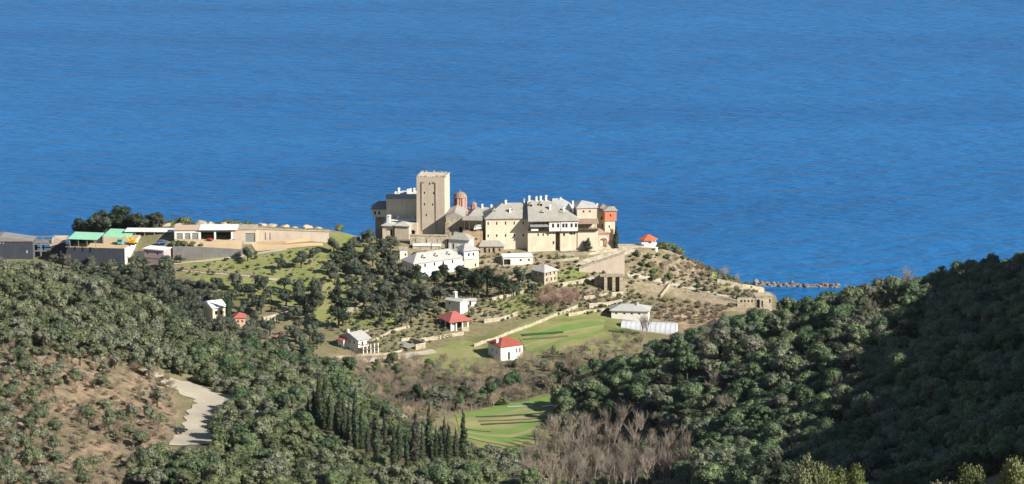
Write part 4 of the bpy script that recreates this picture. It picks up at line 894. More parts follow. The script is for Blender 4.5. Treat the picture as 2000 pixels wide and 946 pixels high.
# ---- retaining walls and terraces
t = Bld('retaining_wall', 'large pale retaining wall under the coast road', 'wall', 1131, 532, z=16, yaw=3)
W = t.U(89); v = [(0, 0, -6), (W, 0, -6), (W, 0, t.V(35)), (0, 0, t.V(6)), (0, 1, -6), (W, 1, -6), (W, 1, t.V(35)), (0, 1, t.V(6))]
t.part('wall', MB().add(v, [(0,1,2,3),(5,4,7,6),(1,5,6,2),(3,2,6,7),(4,0,3,7),(4,5,1,0)]), 'tower'); t.part('coping', MB().add([(x, y + dy, z + dz) for x, y, z in ((0, 0, t.V(6)), (W, 0, t.V(35))) for dy, dz in ((-.2, .02), (1.1, .02), (1.1, .7), (-.2, .7))], [(0,4,5,1),(1,5,6,2),(2,6,7,3),(3,7,4,0),(0,1,2,3),(7,6,5,4)]), 'stone_pale'); t.block(W, 1)
t = Bld('buttressed_wall', 'dark stone retaining wall with three pale buttress piers', 'wall', 1162, 566, z=12.4, yaw=2)
W = t.U(56)
t.box('wall', 0, W, 3.0, 4.2, -2, t.V(29, 3), 'stone')
for x in (18, 34, 48): t.part('buttress', MB().box(t.U(x), t.U(x + 6), 0, 3.0, -3, t.V(24)), 'stone_pale')
t.part('top_slab', MB().box(t.U(10), W, -.1, 3.0, t.V(24), t.V(24) + .4), 'stone'); t.block(W, 3)
stone_wall([(560,553),(600,566),(640,574)], .8, 'low stone wall at the lower edge of the meadow')
stone_wall([(945,632),(985,625),(1010,617)], 1.6, 'upper terrace wall right of the red-roofed pavilion')
stone_wall([(925,678),(990,655),(1040,637),(1085,618),(1130,600)], 1.1, 'long low stone wall running up past the red-roofed house')
gw = stone_wall([(820,668),(850,664),(905,655)], 1.3, 'pale garden wall below the red-roofed pavilion', 'stone_pale')
for px_ in (857, 865, 873.5, 880.5):
    q = hit(px_, 663.5 - (px_ - 857) * .16); q.y -= .32; n_ = 10
    b_ = MB(); b_.add([(math.cos(2*math.pi*i/n_) * rr, yy, math.sin(2*math.pi*i/n_) * rr * 1.15) for yy in (-.03, .03) for rr in (.32, .55) for i in range(n_)],
        [(i, (i+1) % n_, n_ + (i+1) % n_, n_ + i) for i in range(n_)] + [(n_ + i, n_ + (i+1) % n_, 3*n_ + (i+1) % n_, 3*n_ + i) for i in range(n_)] + [(2*n_ + i, 2*n_ + (i+1) % n_, (i+1) % n_, i) for i in range(n_)])
    o = b_.build('ring_mark', 'tyre', gw); o.location = (q.x, q.y, q.z + .75)
stone_wall([(1090,562),(1120,556),(1160,549)], 1.6, 'pale wall right of the small stone house')
stone_wall([(1150,602),(1180,600),(1215,594)], 1.8, 'rough stone terrace wall above the white farm shed')
stone_wall([(1140,586),(1180,580),(1216,576)], 1.3, 'rough stone wall below the buttressed wall')
stone_wall([(1290,582),(1303,566),(1310,556)], 1.2, 'short pale wall crossing the terraces')
stone_wall([(1110,618),(1150,611),(1196,607)], 1.2, 'pale stone wall along the top of the green field')
stone_wall([(960,588),(1000,578),(1030,572)], 1.2, 'broken stone wall beside the tall pines')
stone_wall([(1040,512),(1090,512),(1130,507)], 1.0, 'low stone terrace wall in front of the projecting wing')
stone_wall([(1090,500),(1150,499),(1205,490)], 1.0, 'low pale wall along the foot of the monastery')
stone_wall([(1340,572),(1400,584),(1450,594)], 1.0, 'stone wall along the lower side of the coast track')
stone_wall([(1400,556),(1450,566),(1492,574)], 2.4, 'tall beige sea wall on the headland tip', 'stone_pale')
stone_wall([(700,656),(722,647),(725,646)], .8, 'low wall behind the farmhouse'); stone_wall([(723,672),(760,652),(800,640)], .9, 'pale wall climbing from the farmhouse to the pavilion', 'stone_pale')
stone_wall([(655,700),(700,696),(760,693),(785,686)], .7, 'low pale kerb wall along the farm track', 'stone_pale')
stone_wall([(330,527),(420,534),(500,541)], .9, 'dry stone wall along the upper meadow track', 'stone')
stone_wall([(500,478),(560,476),(640,470)], 1.2, 'low tan wall between gravel yard and planted bank', 'dirt_tan')
t = Bld('yard_retaining_wall', 'long beige retaining wall right of the garages', 'wall', 500, 474, z=27, yaw=3)
W = t.U(142); v = [(0, 0, -3), (W, 0, -3), (W, 0, t.V(18)), (0, 0, t.V(25)), (0, 1.2, -3), (W, 1.2, -3), (W, 1.2, t.V(18)), (0, 1.2, t.V(25))]
t.part('wall', MB().add(v, [(0,1,2,3),(5,4,7,6),(1,5,6,2),(3,2,6,7),(4,0,3,7),(4,5,1,0)]), 'tower'); t.part('coping', MB().add([(x, y + dy, z + dz) for x, y, z in ((0, 0, t.V(25)), (W, 0, t.V(18))) for dy, dz in ((-.2, .02), (1.4, .02), (1.4, .35), (-.2, .35))], [(0,4,5,1),(1,5,6,2),(2,6,7,3),(3,7,4,0),(0,1,2,3),(7,6,5,4)]), 'stone_pale')
for x in (18, 27): t.part('drain_stain', MB().box(t.U(x), t.U(x + 1.2), -.06, -.004, t.V(4), t.V(18)), 'wood_dark')

# ---- garage yard
t = Bld('shade_toned_podium', 'tall concrete podium with shade painted into its front, carrying the green-roofed sheds', 'wall', 130, 520, z=21, yaw=-7)
W = t.U(116); zp = t.V(37)
t.box('wall', 0, W, 0, 26, -4, zp, 'concrete_shade'); t.part('sunlit_side', MB().box(W + .004, W + .10, .05, 26, -4, zp - .02), 'plaster_white'); t.part('deck', MB().box(-.1, W + .2, -.15, 26.1, zp, zp + .2), 'dirt_tan'); t.block(W, 26, 2)  # shade put into the front colour, sunlit brightness into the pale side skin
PO = t
def shed(name, label, px0, px1, zr0, y0, y1, mat, low, yaw=-10):
    s = Bld(name, label, 'shed', px0, 484, z=PO.P.z + zp + .2, yaw=yaw)
    w = s.U(px1 - px0); h0, h1 = zr0, zr0 + low
    v = [(-.5, y0, h0), (w + .5, y0, h0), (w + .5, y1, h1), (-.5, y1, h1)]
    rf_ = s.part('roof', MB().add(v + [(x, y, z + .16) for x, y, z in v], [(3,2,1,0),(4,5,6,7),(0,1,5,4),(1,2,6,5),(2,3,7,6),(3,0,4,7)]), mat)
    for i in range(4):
        x = .2 + (w - .4) * i / 3
        s.post(x, y0 + .5, -.2, h0 + .05, .2, 'metal'); s.post(x, y1 - .4, -.2, h1 - .02, .2, 'metal')
    s.part('back_wall', MB().box(0, w, y1 - .25, y1 - .1, -.2, h1 - .15), 'concrete_shade'); s.part('side_wall', MB().box(-.05, .08, y0 + 1, y1 - .3, -.2, h0 - .3), 'concrete_shade')
    return s
shed('green_roofed_shed', 'left open shed with light green sheet roof on the dark podium', 134, 188, 3.4, .6, 10.5, 'green_roof', .9)
s2 = shed('green_roofed_shed', 'right open shed with light green sheet roof on the dark podium', 200, 249, 4.0, 1.2, 13, 'green_roof', 1.0)
t = Bld('white_canopy_roof', 'long thin white flat roof behind the green sheds', 'canopy', 243, 462, D=1176, yaw=-3)
W = t.U(98)
t.part('roof', MB().box(0, W, 0, 7, t.V(9), t.V(9) + .3), 'white_roof'); t.part('back_wall', MB().box(0, W, 6, 6.6, -3, t.V(9)), 'concrete_shade')
for i in range(6): t.post(.4 + (W - .8) * i / 5, .5, -3, t.V(9), .22, 'metal')
t = Bld('garage_block', 'long low garage block with white roof, dark bays and grey door', 'garage', 341, 475, z=27.2, yaw=2)
W = t.U(160); z1 = t.V(25)
hs = [(t.U(a), .1, t.U(b_), t.V(c_)) for a, b_, c_ in ((4, 16, 19), (20, 31, 19), (34, 46, 19))]
t.box('wall', 0, t.U(48), 0, 9, -3, z1, 'plaster_white', {'F': hs}, glass='grey_panel', win='garage_door', rec=.25); t.box('bay_end_wall', t.U(113), W, 0, 9, -3, z1, 'tower', {'F': [(t.U(25), .1, t.U(44), t.V(18))]}, glass='grey_panel', win='garage_door', rec=.3)
t.part('bay_back', MB().box(t.U(48), t.U(113), 7, 9, -3, z1 - .1), 'dark_inside'); t.part('lintel', MB().box(t.U(48), t.U(113), -.1, .4, z1 - .9, z1), 'concrete')
for x in (49.5, 79, 112): t.post(t.U(x), .3, -1, z1 - .88, .75, 'limewash', 'pier')
t.part('tan_roof', MB().box(-.3, t.U(48), -.5, 9.2, z1, z1 + .3), 'tan_roof'); t.part('white_roof', MB().box(t.U(48) + .01, t.U(123), -.9, 9.3, z1 + .02, z1 + .45), 'white_roof'); t.part('roof_slab', MB().box(t.U(123) + .01, W + .3, -.3, 9.2, z1, z1 + .3), 'stone_pale')
t.block(W, 9)
t = Bld('yard_podium', 'grey concrete podium wall below the parked vehicles', 'wall', 338, 508, z=23, yaw=2)
W = t.U(134); zt = t.V(28); YARD_Z = t.P.z + zt - .1
v = [(0, 0, -3), (W, 0, -3), (W, 0, t.V(19)), (0, 0, zt), (0, 12, -3), (W, 12, -3), (W, 12, t.V(25)), (0, 12, zt)]
t.part('wall', MB().add(v, [(0,1,2,3),(5,4,7,6),(1,5,6,2),(3,2,6,7),(4,0,3,7),(4,5,1,0)]), 'concrete'); t.part('deck', MB().add([(.3, .4, zt - .05), (W - .2, .4, t.V(19) - .02), (W - .2, 12, t.V(25) - .02), (.3, 12, zt - .05), (.3, .4, zt + .1), (W - .2, .4, t.V(19) + .12), (W - .2, 12, t.V(25) + .12), (.3, 12, zt + .1)], [(3,2,1,0),(4,5,6,7),(0,1,5,4),(1,2,6,5),(2,3,7,6),(3,0,4,7)]), 'dirt_tan'); t.block(W, 12, 2)
t = Bld('pink_hut', 'pink flat-roofed hut with white roof below the garage yard', 'hut', 281, 516, z=22.6, yaw=-22)
W = t.U(41); z1 = t.V(29)
t.box('wall', 0, W, 0, 6, -3, z1, 'pink_pale', {'F': wrow([t.U(8), t.U(28)], t.V(22), .7, 1.0)}, frame='wood'); t.part('roof_slab', MB().box(-.4, W + .4, -.4, 6.4, z1, z1 + .35), 'white_roof'); t.part('plinth_band', MB().box(-.03, W + .03, -.06, -.005, t.V(12), t.V(13.5)), 'concrete'); t.block(W, 6)
t = Bld('link_wall', 'shaded grey wall between the dark podium and pink hut', 'wall', 262, 516, z=22.4, yaw=-20)
t.box('wall', 0, t.U(22), 0, 1, -3, t.V(24), 'concrete')
t = Bld('gabled_workshop', 'large workshop with shade-coloured front and low gable roof at the left edge', 'building', -58, 506, z=22, yaw=0)
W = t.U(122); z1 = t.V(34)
t.box('wall', 0, W, 0, 9, -4, z1, 'concrete_shade', {'F': wrow([t.U(112)], t.V(14), .7, 1.4) + wrow([t.U(60), t.U(66)], t.V(32), .6, 1.6)}, glass='limewash')  # the shade on this front is carried by the wall colour
t.gable(.01, W-.01, .01, 8.9, z1-.02, 1.9, 'concrete_shade', 'y'); t.roof(0, W, 0, 9, z1, 2.0, 'slate_dark', .3, rx0=0, rx1=9, axis='y'); t.block(W, 9)
t = Bld('concrete_frame', 'open unfinished concrete frame beside the dark workshop', 'structure frame', 65, 505, z=22, yaw=0)
W = t.U(38)
for x in (.3, W * .4, W - .3):
    for y in (.3, 7): t.post(x, y, -3, t.V(35), .5, 'concrete', 'column')
for z in (13, 26, 34.5): t.part('beam', MB().box(0, W, .1, .5, t.V(z), t.V(z) + .4).box(0, W, 6.8, 7.2, t.V(z), t.V(z) + .4), 'concrete')
t.part('floor_slab', MB().box(.02, W - .02, .5, 6.8, t.V(26), t.V(26) + .25), 'concrete')
t = Bld('lean_to_shed', 'shed with shade-coloured front and tan sloping roof left of the podium', 'shed', 100, 506, z=22, yaw=0)
W = t.U(29)
t.box('wall', 0, W, 0, 9, -3, t.V(24), 'concrete_shade', {'F': wrow([t.U(19)], t.V(12), .9, 1.6)}, glass='limewash')  # wall colour includes the shade lying on the front
v = [(-.3, -.5, t.V(24)), (W, -.5, t.V(33)), (W, 9.3, t.V(35)), (-.3, 9.3, t.V(35))]
t.part('roof', MB().add(v + [(x, y, z + .2) for x, y, z in v], [(3,2,1,0),(4,5,6,7),(0,1,5,4),(1,2,6,5),(2,3,7,6),(3,0,4,7)]), 'tan_roof'); t.part('wall_infill', MB().add([(0, 0, t.V(24)), (W - .05, 0, t.V(24)), (W - .05, 0, t.V(32)), (0, .3, t.V(24)), (W - .05, .3, t.V(24)), (W - .05, .3, t.V(32))], [(0,1,2),(5,4,3),(0,3,4,1),(1,4,5,2),(2,5,3,0)]), 'concrete_shade')

# ---- vehicles in the yard
def wheel(o, x, y, z, r, w=.22):
    h = MB().tube((x, y - w/2, z), (x, y + w/2, z), r, r, 12).build('wheel', 'tyre', o); MB().tube((x, y - w/2 - .012, z), (x, y - w/2 - .002, z), r * .55, r * .55, 10).build('rim', 'metal', h)
def car(px, py, z, rz, paint, label, L=4.3, w=1.75, H_=1.45, van=False, D=None):
    P_ = at(px, py, D) if D else atz(px, py, z); o = bpy.data.objects.new('van' if van else 'parked_car', None); COL.objects.link(o); o.location = P_; o.rotation_euler = (0, 0, math.radians(rz)); tag(o, label, 'van' if van else 'car')
    hb = .55 if not van else .6
    prof = [(-L/2, .32), (L/2, .32), (L/2, .7), (L*.46, .86), (L*.22, .95), (L*.10, H_-.06), (-L*.02, H_), (-L*.30, H_-.02), (-L*.45, .98), (-L/2, .9)] if not van else [(-L/2, .35), (L/2, .35), (L/2, .9), (L*.44, 1.15), (L*.33, H_-.1), (L*.25, H_), (-L/2, H_)]
    k = len(prof); v = [(x, -w/2 * (1 if z < .98 else .9), z) for x, z in prof] + [(x, w/2 * (1 if z < .98 else .9), z) for x, z in prof]
    MB().add(v, [tuple(range(k)), tuple(range(k, 2*k))[::-1]] + [(i, k+i, k+(i+1) % k, (i+1) % k) for i in range(k)]).build('body', paint, o)
    MB().box(-L*.36, L*.12, -w/2*.93 - .004, w/2*.93 + .004, .98, H_ - .14).build('window', 'glass', o) if not van else MB().box(L*.12, L*.33, -w/2*.93 - .01, w/2*.93 + .01, 1.1, H_ - .2).build('window', 'glass', o)
    for x in (-L*.31, L*.31):
        for y in (-w/2 + .1, w/2 - .1): wheel(o, x, y, .32, .32)
    for y in (-w*.34, w*.34): MB().box(L/2 - .02, L/2 + .03, y - .16, y + .16, .58, .74).build('headlight', 'limewash', o)
    return o
zy = PO.P.z + zp + .2
car(243, 484, zy, 190, 'car_white', 'white van under the right green-roofed shed', 5.0, 1.9, 2.2, True, D=PO.P.y + 6)
car(316, 476, None, 20, 'car_blue', 'blue car parked behind the pink hut', D=1166)
car(375, 479, None, 170, 'car_black', 'black car parked in the garage yard, right of the blue one', D=1163)
car(392, 479, None, 170, 'car_white', 'white car parked between the black car and red tractor', D=1162)
car(347, 477, None, 10, 'car_black', 'black car parked close to the blue one', D=1164)
car(452, 473, None, 185, 'car_white', 'white car standing in the garage bay', D=1169)
car(418, 858, None, 40, 'car_black', 'dark car at the edge of the dirt road', D=hit(350, 846).y) .location = hit(352, 847) + Vector((0, 0, .3))
# yellow digger
P_ = at(258, 485, PO.P.y + 4); o = bpy.data.objects.new('excavator', None); COL.objects.link(o); o.location = (P_.x, P_.y, zy); o.rotation_euler = (0, 0, math.radians(165)); tag(o, 'yellow excavator on the podium beside the green shed', 'excavator')
for y in (-1.0, 1.0):
    tr = MB().box(-1.6, 1.6, y - .25, y + .25, .05, .75).build('track', 'tyre', o)
MB().box(-1.5, 1.3, -1.15, 1.15, .85, 1.7).box(-1.7, -.5, -1.1, 1.1, 1.3, 2.1).build('body', 'yellow', o); cb = MB().box(.1, 1.3, -1.1, -.1, 1.7, 2.9).build('cab', 'yellow', o); MB().box(.2, 1.33, -1.13, -.2, 1.95, 2.75).build('window', 'glass', cb)
MB().tube((1.1, .4, 1.6), (2.6, .4, 3.6), .22, .18).tube((2.6, .4, 3.6), (4.4, .4, 1.7), .17, .13).build('boom', 'yellow', o); MB().add([(4.1, -.1, 1.7), (4.9, -.1, 1.5), (4.6, -.1, .7), (4.0, -.1, .9), (4.1, .9, 1.7), (4.9, .9, 1.5), (4.6, .9, .7), (4.0, .9, .9)], [(0,1,2,3),(7,6,5,4),(0,4,5,1),(1,5,6,2),(2,6,7,3),(3,7,4,0)]).build('bucket', 'metal', o)
# teal skip truck
P_ = at(234, 485, PO.P.y + 5); o = bpy.data.objects.new('teal_truck', None); COL.objects.link(o); o.location = (P_.x, P_.y, zy); o.rotation_euler = (0, 0, math.radians(-80)); tag(o, 'small teal truck under the right green-roofed shed', 'truck')
MB().box(.6, 2.2, -.95, .95, .5, 2.3).build('cab', 'teal', o); MB().box(2.2, 2.24, -.8, .8, 1.4, 2.1).build('window', 'glass', o); MB().box(-2.4, .5, -1, 1, .8, 1.6).build('load_bed', 'teal', o)
for x in (-1.5, 1.4):
    for y in (-.9, .9): wheel(o, x, y, .42, .42)
# red tractor
P_ = at(412, 480, 1163); o = bpy.data.objects.new('red_tractor', None); COL.objects.link(o); o.location = P_; o.rotation_euler = (0, 0, math.radians(-30)); tag(o, 'red tractor with loader standing in the garage yard', 'tractor')
MB().box(.2, 2.4, -.45, .45, .8, 1.75).build('bonnet', 'car_red', o); cb = MB().box(-1.5, .2, -.85, .85, .9, 2.9).build('cab', 'car_red', o); MB().box(-1.4, .24, -.88, .88, 1.7, 2.6).build('window', 'glass', cb)
for y in (-.95, .95): wheel(o, -.8, y, .8, .8, .4); wheel(o, 1.8, y * .8, .5, .5, .3)
MB().tube((-.3, -.6, 1.6), (3.0, -.6, .9), .1).tube((-.3, .6, 1.6), (3.0, .6, .9), .1).build('loader_arm', 'car_red', o); MB().box(2.9, 3.5, -1.1, 1.1, .3, 1.1).build('bucket', 'car_red', o)

# ---- breakwater boulders
rb = np.random.default_rng(9)
def rock_mesh(seed, mat, sub=2):
    r = np.random.default_rng(seed); import bmesh
    bm = bmesh.new(); bmesh.ops.create_icosphere(bm, subdivisions=sub, radius=1)
    pl = sph_(9, r); 
    for w in bm.verts:
        d = np.array(w.co); k = 1.0
        for n_ in pl: k = min(k, .66 / max(.2, float(d @ n_)))
        w.co = w.co * (k * r.uniform(.93, 1.07))
    me = bpy.data.meshes.new('boulder'); bm.to_mesh(me); bm.free(); me.materials.append(M[mat]); return me
def sph_(n, r):
    d = r.normal(size=(n, 3)); return d / np.linalg.norm(d, axis=1)[:, None]
CRAG = [rock_mesh(40 + i, 'rock') for i in range(5)]
RK = [rock_mesh(i, 'boulder' if i % 4 else 'boulder_red') for i in range(8)]
bw = bpy.data.objects.new('breakwater', None); COL.objects.link(bw); a_, b_ = atz(1470, 557, 0), atz(1640, 560, 0); bw.location = a_; tag(bw, 'breakwater of pale boulders jutting into the bay', 'breakwater')
for i in range(96):
    f_ = (i + rb.uniform(0, 1)) / 96; q = a_.lerp(b_, f_) - a_; s_ = (.45 + 1.15 * rb.uniform() ** 1.6) * (2.0 if i == 80 else 1)
    o = link('boulder', RK[i % 8], bw, (q.x, q.y + rb.uniform(-2.2, 2.2), rb.uniform(-.3, .55) + (.6 if i == 80 else 0)), 0, (s_ * 1.2, s_, s_ * .85)); o.rotation_euler = tuple(rb.uniform(0, 3, 3))
MB().add([tuple(Vector((q.x - a_.x, q.y - a_.y + dy, dz))) for q in (a_, b_) for dy, dz in ((-4.5, -3), (4.5, -3), (2, .25), (-2, .25))], [(0,4,5,1),(1,5,6,2),(2,6,7,3),(3,7,4,0),(0,1,2,3),(7,6,5,4)]).build('core', 'boulder', bw)
# rocks on the left headland and shore
for i, (px, py, s_) in enumerate([(325,443,1.6),(345,440,1.8),(372,439,1.5),(395,438,2.0),(405,436,1.7),(425,437,1.8),(440,440,1.5),(470,439,1.6),(500,441,1.4),(530,441,1.7),(555,441,1.5),(575,442,1.6),(600,443,1.4),(622,445,1.5),(640,447,1.4),(512,438,1.2),(412,441,1.5),(455,441,1.6)]):
    q = on(px, 1192 + (i % 3) * 4); o = link('rock_outcrop', CRAG[i % 5], None, (q.x, q.y, q.z + .1), random.uniform(0, 6), (s_ * random.uniform(1.6, 2.8), s_ * 1.5, s_ * random.uniform(.7, 1.3))); o.rotation_euler = (random.uniform(-.3, .3), random.uniform(-.3, .3), random.uniform(0, 6)); tag(o, 'tan rock outcrop on the headland above the garages', 'rock', 'rock outcrops above the garages')
# fence of the lower field
fe = bpy.data.objects.new('field_fence', None); COL.objects.link(fe); FP = path_pts([(882,812),(930,799),(990,785),(1040,774),(1092,766)], 2.6); fe.location = (FP[0].x, FP[0].y, float(ground(FP[0].x, FP[0].y))); tag(fe, 'post and wire fence along the upper edge of lower field', 'fence')
pm = MB().box(-.08, .08, -.08, .08, -.4, 1.5).mesh('post', 'bark_grey')
wire = MB()
for i, q in enumerate(FP):
    zq = float(ground(q.x, q.y)); link('post', pm, fe, (q.x - fe.location.x, q.y - fe.location.y, zq - fe.location.z))
    if i:
        p_ = FP[i-1]; zp_ = float(ground(p_.x, p_.y))
        for hh in (.5, 1.0, 1.4): wire.tube((p_.x - fe.location.x, p_.y - fe.location.y, zp_ + hh - fe.location.z), (q.x - fe.location.x, q.y - fe.location.y, zq + hh - fe.location.z), .02, n=3)
wire.build('wire', 'metal', fe)

# ------------------------------------------------------------------ vegetation: meshes
def sph(n, r):
    d = r.normal(size=(n, 3)); return d / np.linalg.norm(d, axis=1)[:, None]
def leaves(blobs, leaf, dens, r, up=0.22, jit=0.5, lo=.80, hi=1.14):
    """leaf clumps spread over the outside of overlapping rounded masses"""
    Pn, Nn = [], []
    for (cx, cy, cz, rx, ry, rz) in blobs:
        area = 4 * math.pi * ((rx*ry)**1.6/3 + (rx*rz)**1.6/3 + (ry*rz)**1.6/3) ** (1/1.6)
        k = max(12, int(area * dens)); d = sph(k, r)
        q = np.array([cx, cy, cz]) + d * np.array([rx, ry, rz]) * r.uniform(lo, hi, (k, 1))
        keep = np.ones(k, bool)
        for (ax, ay, az, bx, by, bz) in blobs:
            if (ax, ay, az) != (cx, cy, cz):
                keep &= (((q - [ax, ay, az]) / [bx, by, bz]) ** 2).sum(1) > .55
        Pn.append(q[keep]); Nn.append(d[keep])
    q, d = np.concatenate(Pn), np.concatenate(Nn)
    nrm = d + sph(len(d), r) * jit + [0, 0, up]; nrm /= np.linalg.norm(nrm, axis=1)[:, None]
    u = np.cross(nrm, sph(len(d), r)); u /= np.linalg.norm(u, axis=1)[:, None]; w = np.cross(nrm, u)
    s = leaf * r.uniform(.55, 1.35, (len(d), 1)); a = s * r.uniform(.55, 1.0, (len(d), 1))
    v = np.stack([q - u*s*.5 - w*a*.2, q + w*a*-.5 + u*s*.12, q + u*s*.5 + w*a*.15, q + w*a*.5 - u*s*.1], 1)
    return v.reshape(-1, 3), np.arange(len(d) * 4).reshape(-1, 4)
def cores(blobs, k=.82, n=8, m=5, r=None):
    v, f = [], []
    for (cx, cy, cz, rx, ry, rz) in blobs:
        b0 = len(v)
        for j in range(m + 1):
            t = math.pi * j / m
            for i in range(n):
                a = 2 * math.pi * i / n; w = k * (1 + (r.uniform(-.12, .12) if r is not None else 0))
                v.append((cx + rx*w*math.sin(t)*math.cos(a), cy + ry*w*math.sin(t)*math.sin(a), cz - rz*w*math.cos(t)))
        f += [(b0+j*n+i, b0+j*n+(i+1) % n, b0+(j+1)*n+(i+1) % n, b0+(j+1)*n+i) for j in range(m) for i in range(n)]
    return np.array(v), np.array(f)
def crown(name, blobs, leaf, dens, mat, r, core=.82, **kw):
    v, f = leaves(blobs, leaf, dens, r, **kw)
    if core:
        cv, cf = cores(blobs, core, r=r); f = np.concatenate([f, cf + len(v)]); v = np.concatenate([v, cv])
    return mesh_np(name, v, f, mat)
def trunk(h, r0, limbs, r, mat='bark', spread=1.2):
    b = MB(); p = Vector((0, 0, -.6)); q = Vector((r.uniform(-.2, .2), r.uniform(-.2, .2), h)); b.tube(p, q, r0 * 1.25, r0 * .75, 7)
    for i in range(limbs):
        a = 2 * math.pi * (i + r.uniform(0, .6)) / limbs
        e = q + Vector((math.cos(a) * spread, math.sin(a) * spread, r.uniform(.9, 1.7) * spread)); b.tube(q - Vector((0, 0, .15)), e, r0 * .6, r0 * .2, 5)
    return b.mesh('trunk', mat)
def round_blobs(r, n, R, Rz, zc, br, squash=.85):
    """uneven crown: a few big masses off centre, many smaller ones, stretched and leaning its own way"""
    n = int(n * r.uniform(1.1, 1.6)); st = r.uniform(.78, 1.28); rot = r.uniform(0, 6.28); lx, ly = r.normal(size=2) * .12
    out = [(r.normal() * R * .1, r.normal() * R * .1, zc, R * .55, R * .55, Rz * .7)]
    for i in range(n):
        a = r.uniform(0, 2 * math.pi); h = r.uniform(-.75, 1.15)
        q = R * math.sqrt(max(.08, 1 - abs(h) ** 2 * .75)) * r.uniform(.35, 1.0); s = br * (.45 + .85 * r.uniform() ** 1.4) * (1.0 if q < R * .75 else .75)
        x, y = q * math.cos(a) * st, q * math.sin(a) / st
        x, y = x * math.cos(rot) - y * math.sin(rot) + lx * h * R, x * math.sin(rot) + y * math.cos(rot) + ly * h * R
        out.append((x, y, zc + h * Rz * .8, s * r.uniform(.8, 1.25), s * r.uniform(.8, 1.25), s * squash * r.uniform(.75, 1.2)))
    return out
KIND = {}
def kind(key, n, fn):
    KIND[key] = [fn(np.random.default_rng(100 + i * 7 + sum(map(ord, key)))) for i in range(n)]
kind('oak', 10, lambda r: (crown('crown', round_blobs(r, 11, 3.0, 2.0, 4.3, 1.45), .46, 7.0, 'oak', r), trunk(3.2, .26, 4, r)))
kind('olive', 9, lambda r: (crown('crown', round_blobs(r, 9, 2.5, 1.5, 3.2, 1.10, .8), .38, 9, 'olive', r, .72, hi=1.18), trunk(1.7, .26, 4, r)))
kind('maquis', 9, lambda r: (crown('crown', round_blobs(r, 9, 2.2, 1.3, 1.9, 1.15), .38, 9.5, 'maquis', r), trunk(1.3, .14, 5, r)))
kind('grove', 6, lambda r: (crown('crown', round_blobs(r, 10, 2.5, 1.6, 3.2, 1.15, .85), .36, 10, 'grove', r, .78, hi=1.16), trunk(1.7, .28, 4, r)))
kind('fir', 3, lambda r: (crown('crown', [(r.uniform(-1.6, 1.6) * k, r.uniform(-1.6, 1.6) * k, 2.4 + 1.25 * i, 2.3 * k, 2.3 * k, 1.0) for i, k in enumerate((.95, 1, .85, .7, .5, .3))] + round_blobs(r, 6, 2.2, 2.2, 4.5, 1.0), .40, 8, 'pine', r, .75), trunk(3.0, .28, 4, r)))
kind('pine', 6, lambda r: (crown('crown', round_blobs(r, 12, 2.5, 2.0, 4.6, 1.15), .40, 8.5, 'pine', r, .78), trunk(3.4, .24, 4, r)))
def cyp(r):
    h = r.uniform(8.5, 10.5); R = r.uniform(.75, 1.0); bl = []
    for i in range(11):
        t = i / 10; w = R * (math.sin(math.pi * min(1, .22 + t * .80)) ** .8) * (1 - t * .35) + .12
        bl.append((r.uniform(-.14, .14), r.uniform(-.14, .14), .9 + t * (h - 1.3), w, w, h / 13))
    return (crown('crown', bl, .30, 14, 'cypress', r, .85, up=.5, jit=.6), trunk(1.2, .16, 3, r, spread=.3))
kind('cypress', 5, cyp)
kind('near', 3, lambda r: (crown('crown', round_blobs(r, 20, 2.9, 3.2, 4.2, .95), .24, 26, 'near_leaf', r, .66, hi=1.35, jit=1.0), trunk(2.5, .2, 5, r)))
kind('brush', 4, lambda r: (crown('crown', round_blobs(r, 7, 1.7, .8, 1.0, .8), .30, 9, 'brush', r, .6, hi=1.3, jit=1.2), trunk(.7, .08, 5, r, 'bark_grey', .8)))
def bare(r, h, spread, levels, kids, mat, r0=.14, up=.55, lean=.1):
    V_, F_ = [], []
    def seg(a, b, ra, rb, n=3):
        d = (b - a).normalized(); u = d.orthogonal().normalized(); w = d.cross(u); k = len(V_)
        for (c_, q) in ((a, ra), (b, rb)):
            for i in range(n): V_.append(tuple(c_ + (u * math.cos(2*math.pi*i/n) + w * math.sin(2*math.pi*i/n)) * q))
        for i in range(n): F_.append((k+i, k+(i+1) % n, k+n+(i+1) % n, k+n+i))
    def grow(p, d, L, rad, lev):
        q = p; dd = d
        for s in range(2):
            dd = (dd + Vector(r.normal(size=3)) * .13 + Vector((0, 0, .06))).normalized(); e = q + dd * L / 2
            seg(q, e, rad * (1 - .25 * s), rad * (.78 - .25 * s)); q = e
        if lev == 0: return
        for i in range(kids[len(kids) - lev]):
            t = r.uniform(.35, 1.0); b_ = p.lerp(q, t)
            a = r.uniform(0, 2 * math.pi); o = Vector((math.cos(a), math.sin(a), 0))
            nd = (dd * up + o * spread + Vector((0, 0, .18))).normalized()
            grow(b_, nd, L * r.uniform(.48, .72), rad * .5, lev - 1)
    T = MB()
    st = Vector((0, 0, -.5)); top = Vector((r.normal() * lean, r.normal() * lean, h * .42))
    T.tube(st, top, r0, r0 * .7, 6)
    for i in range(kids[0]):
        b_ = st.lerp(top, r.uniform(.45, 1.0)); a = r.uniform(0, 2 * math.pi)
        nd = (Vector((math.cos(a), math.sin(a), 0)) * spread * r.uniform(.5, 1.1) + Vector((0, 0, up * r.uniform(.8, 1.4)))).normalized()
        grow(b_, nd, h * r.uniform(.30, .45), r0 * .5, levels)
    return (mesh_np('crown', np.array(V_), np.array(F_), mat), T.mesh('trunk', 'bark_grey'))
kind('poplar', 4, lambda r: bare(r, 9.5, .36, 2, [9, 5, 4], 'twig', .19, .9))
kind('bare', 4, lambda r: bare(r, 6.5, .75, 2, [9, 6, 6], 'twig', .13, .6))
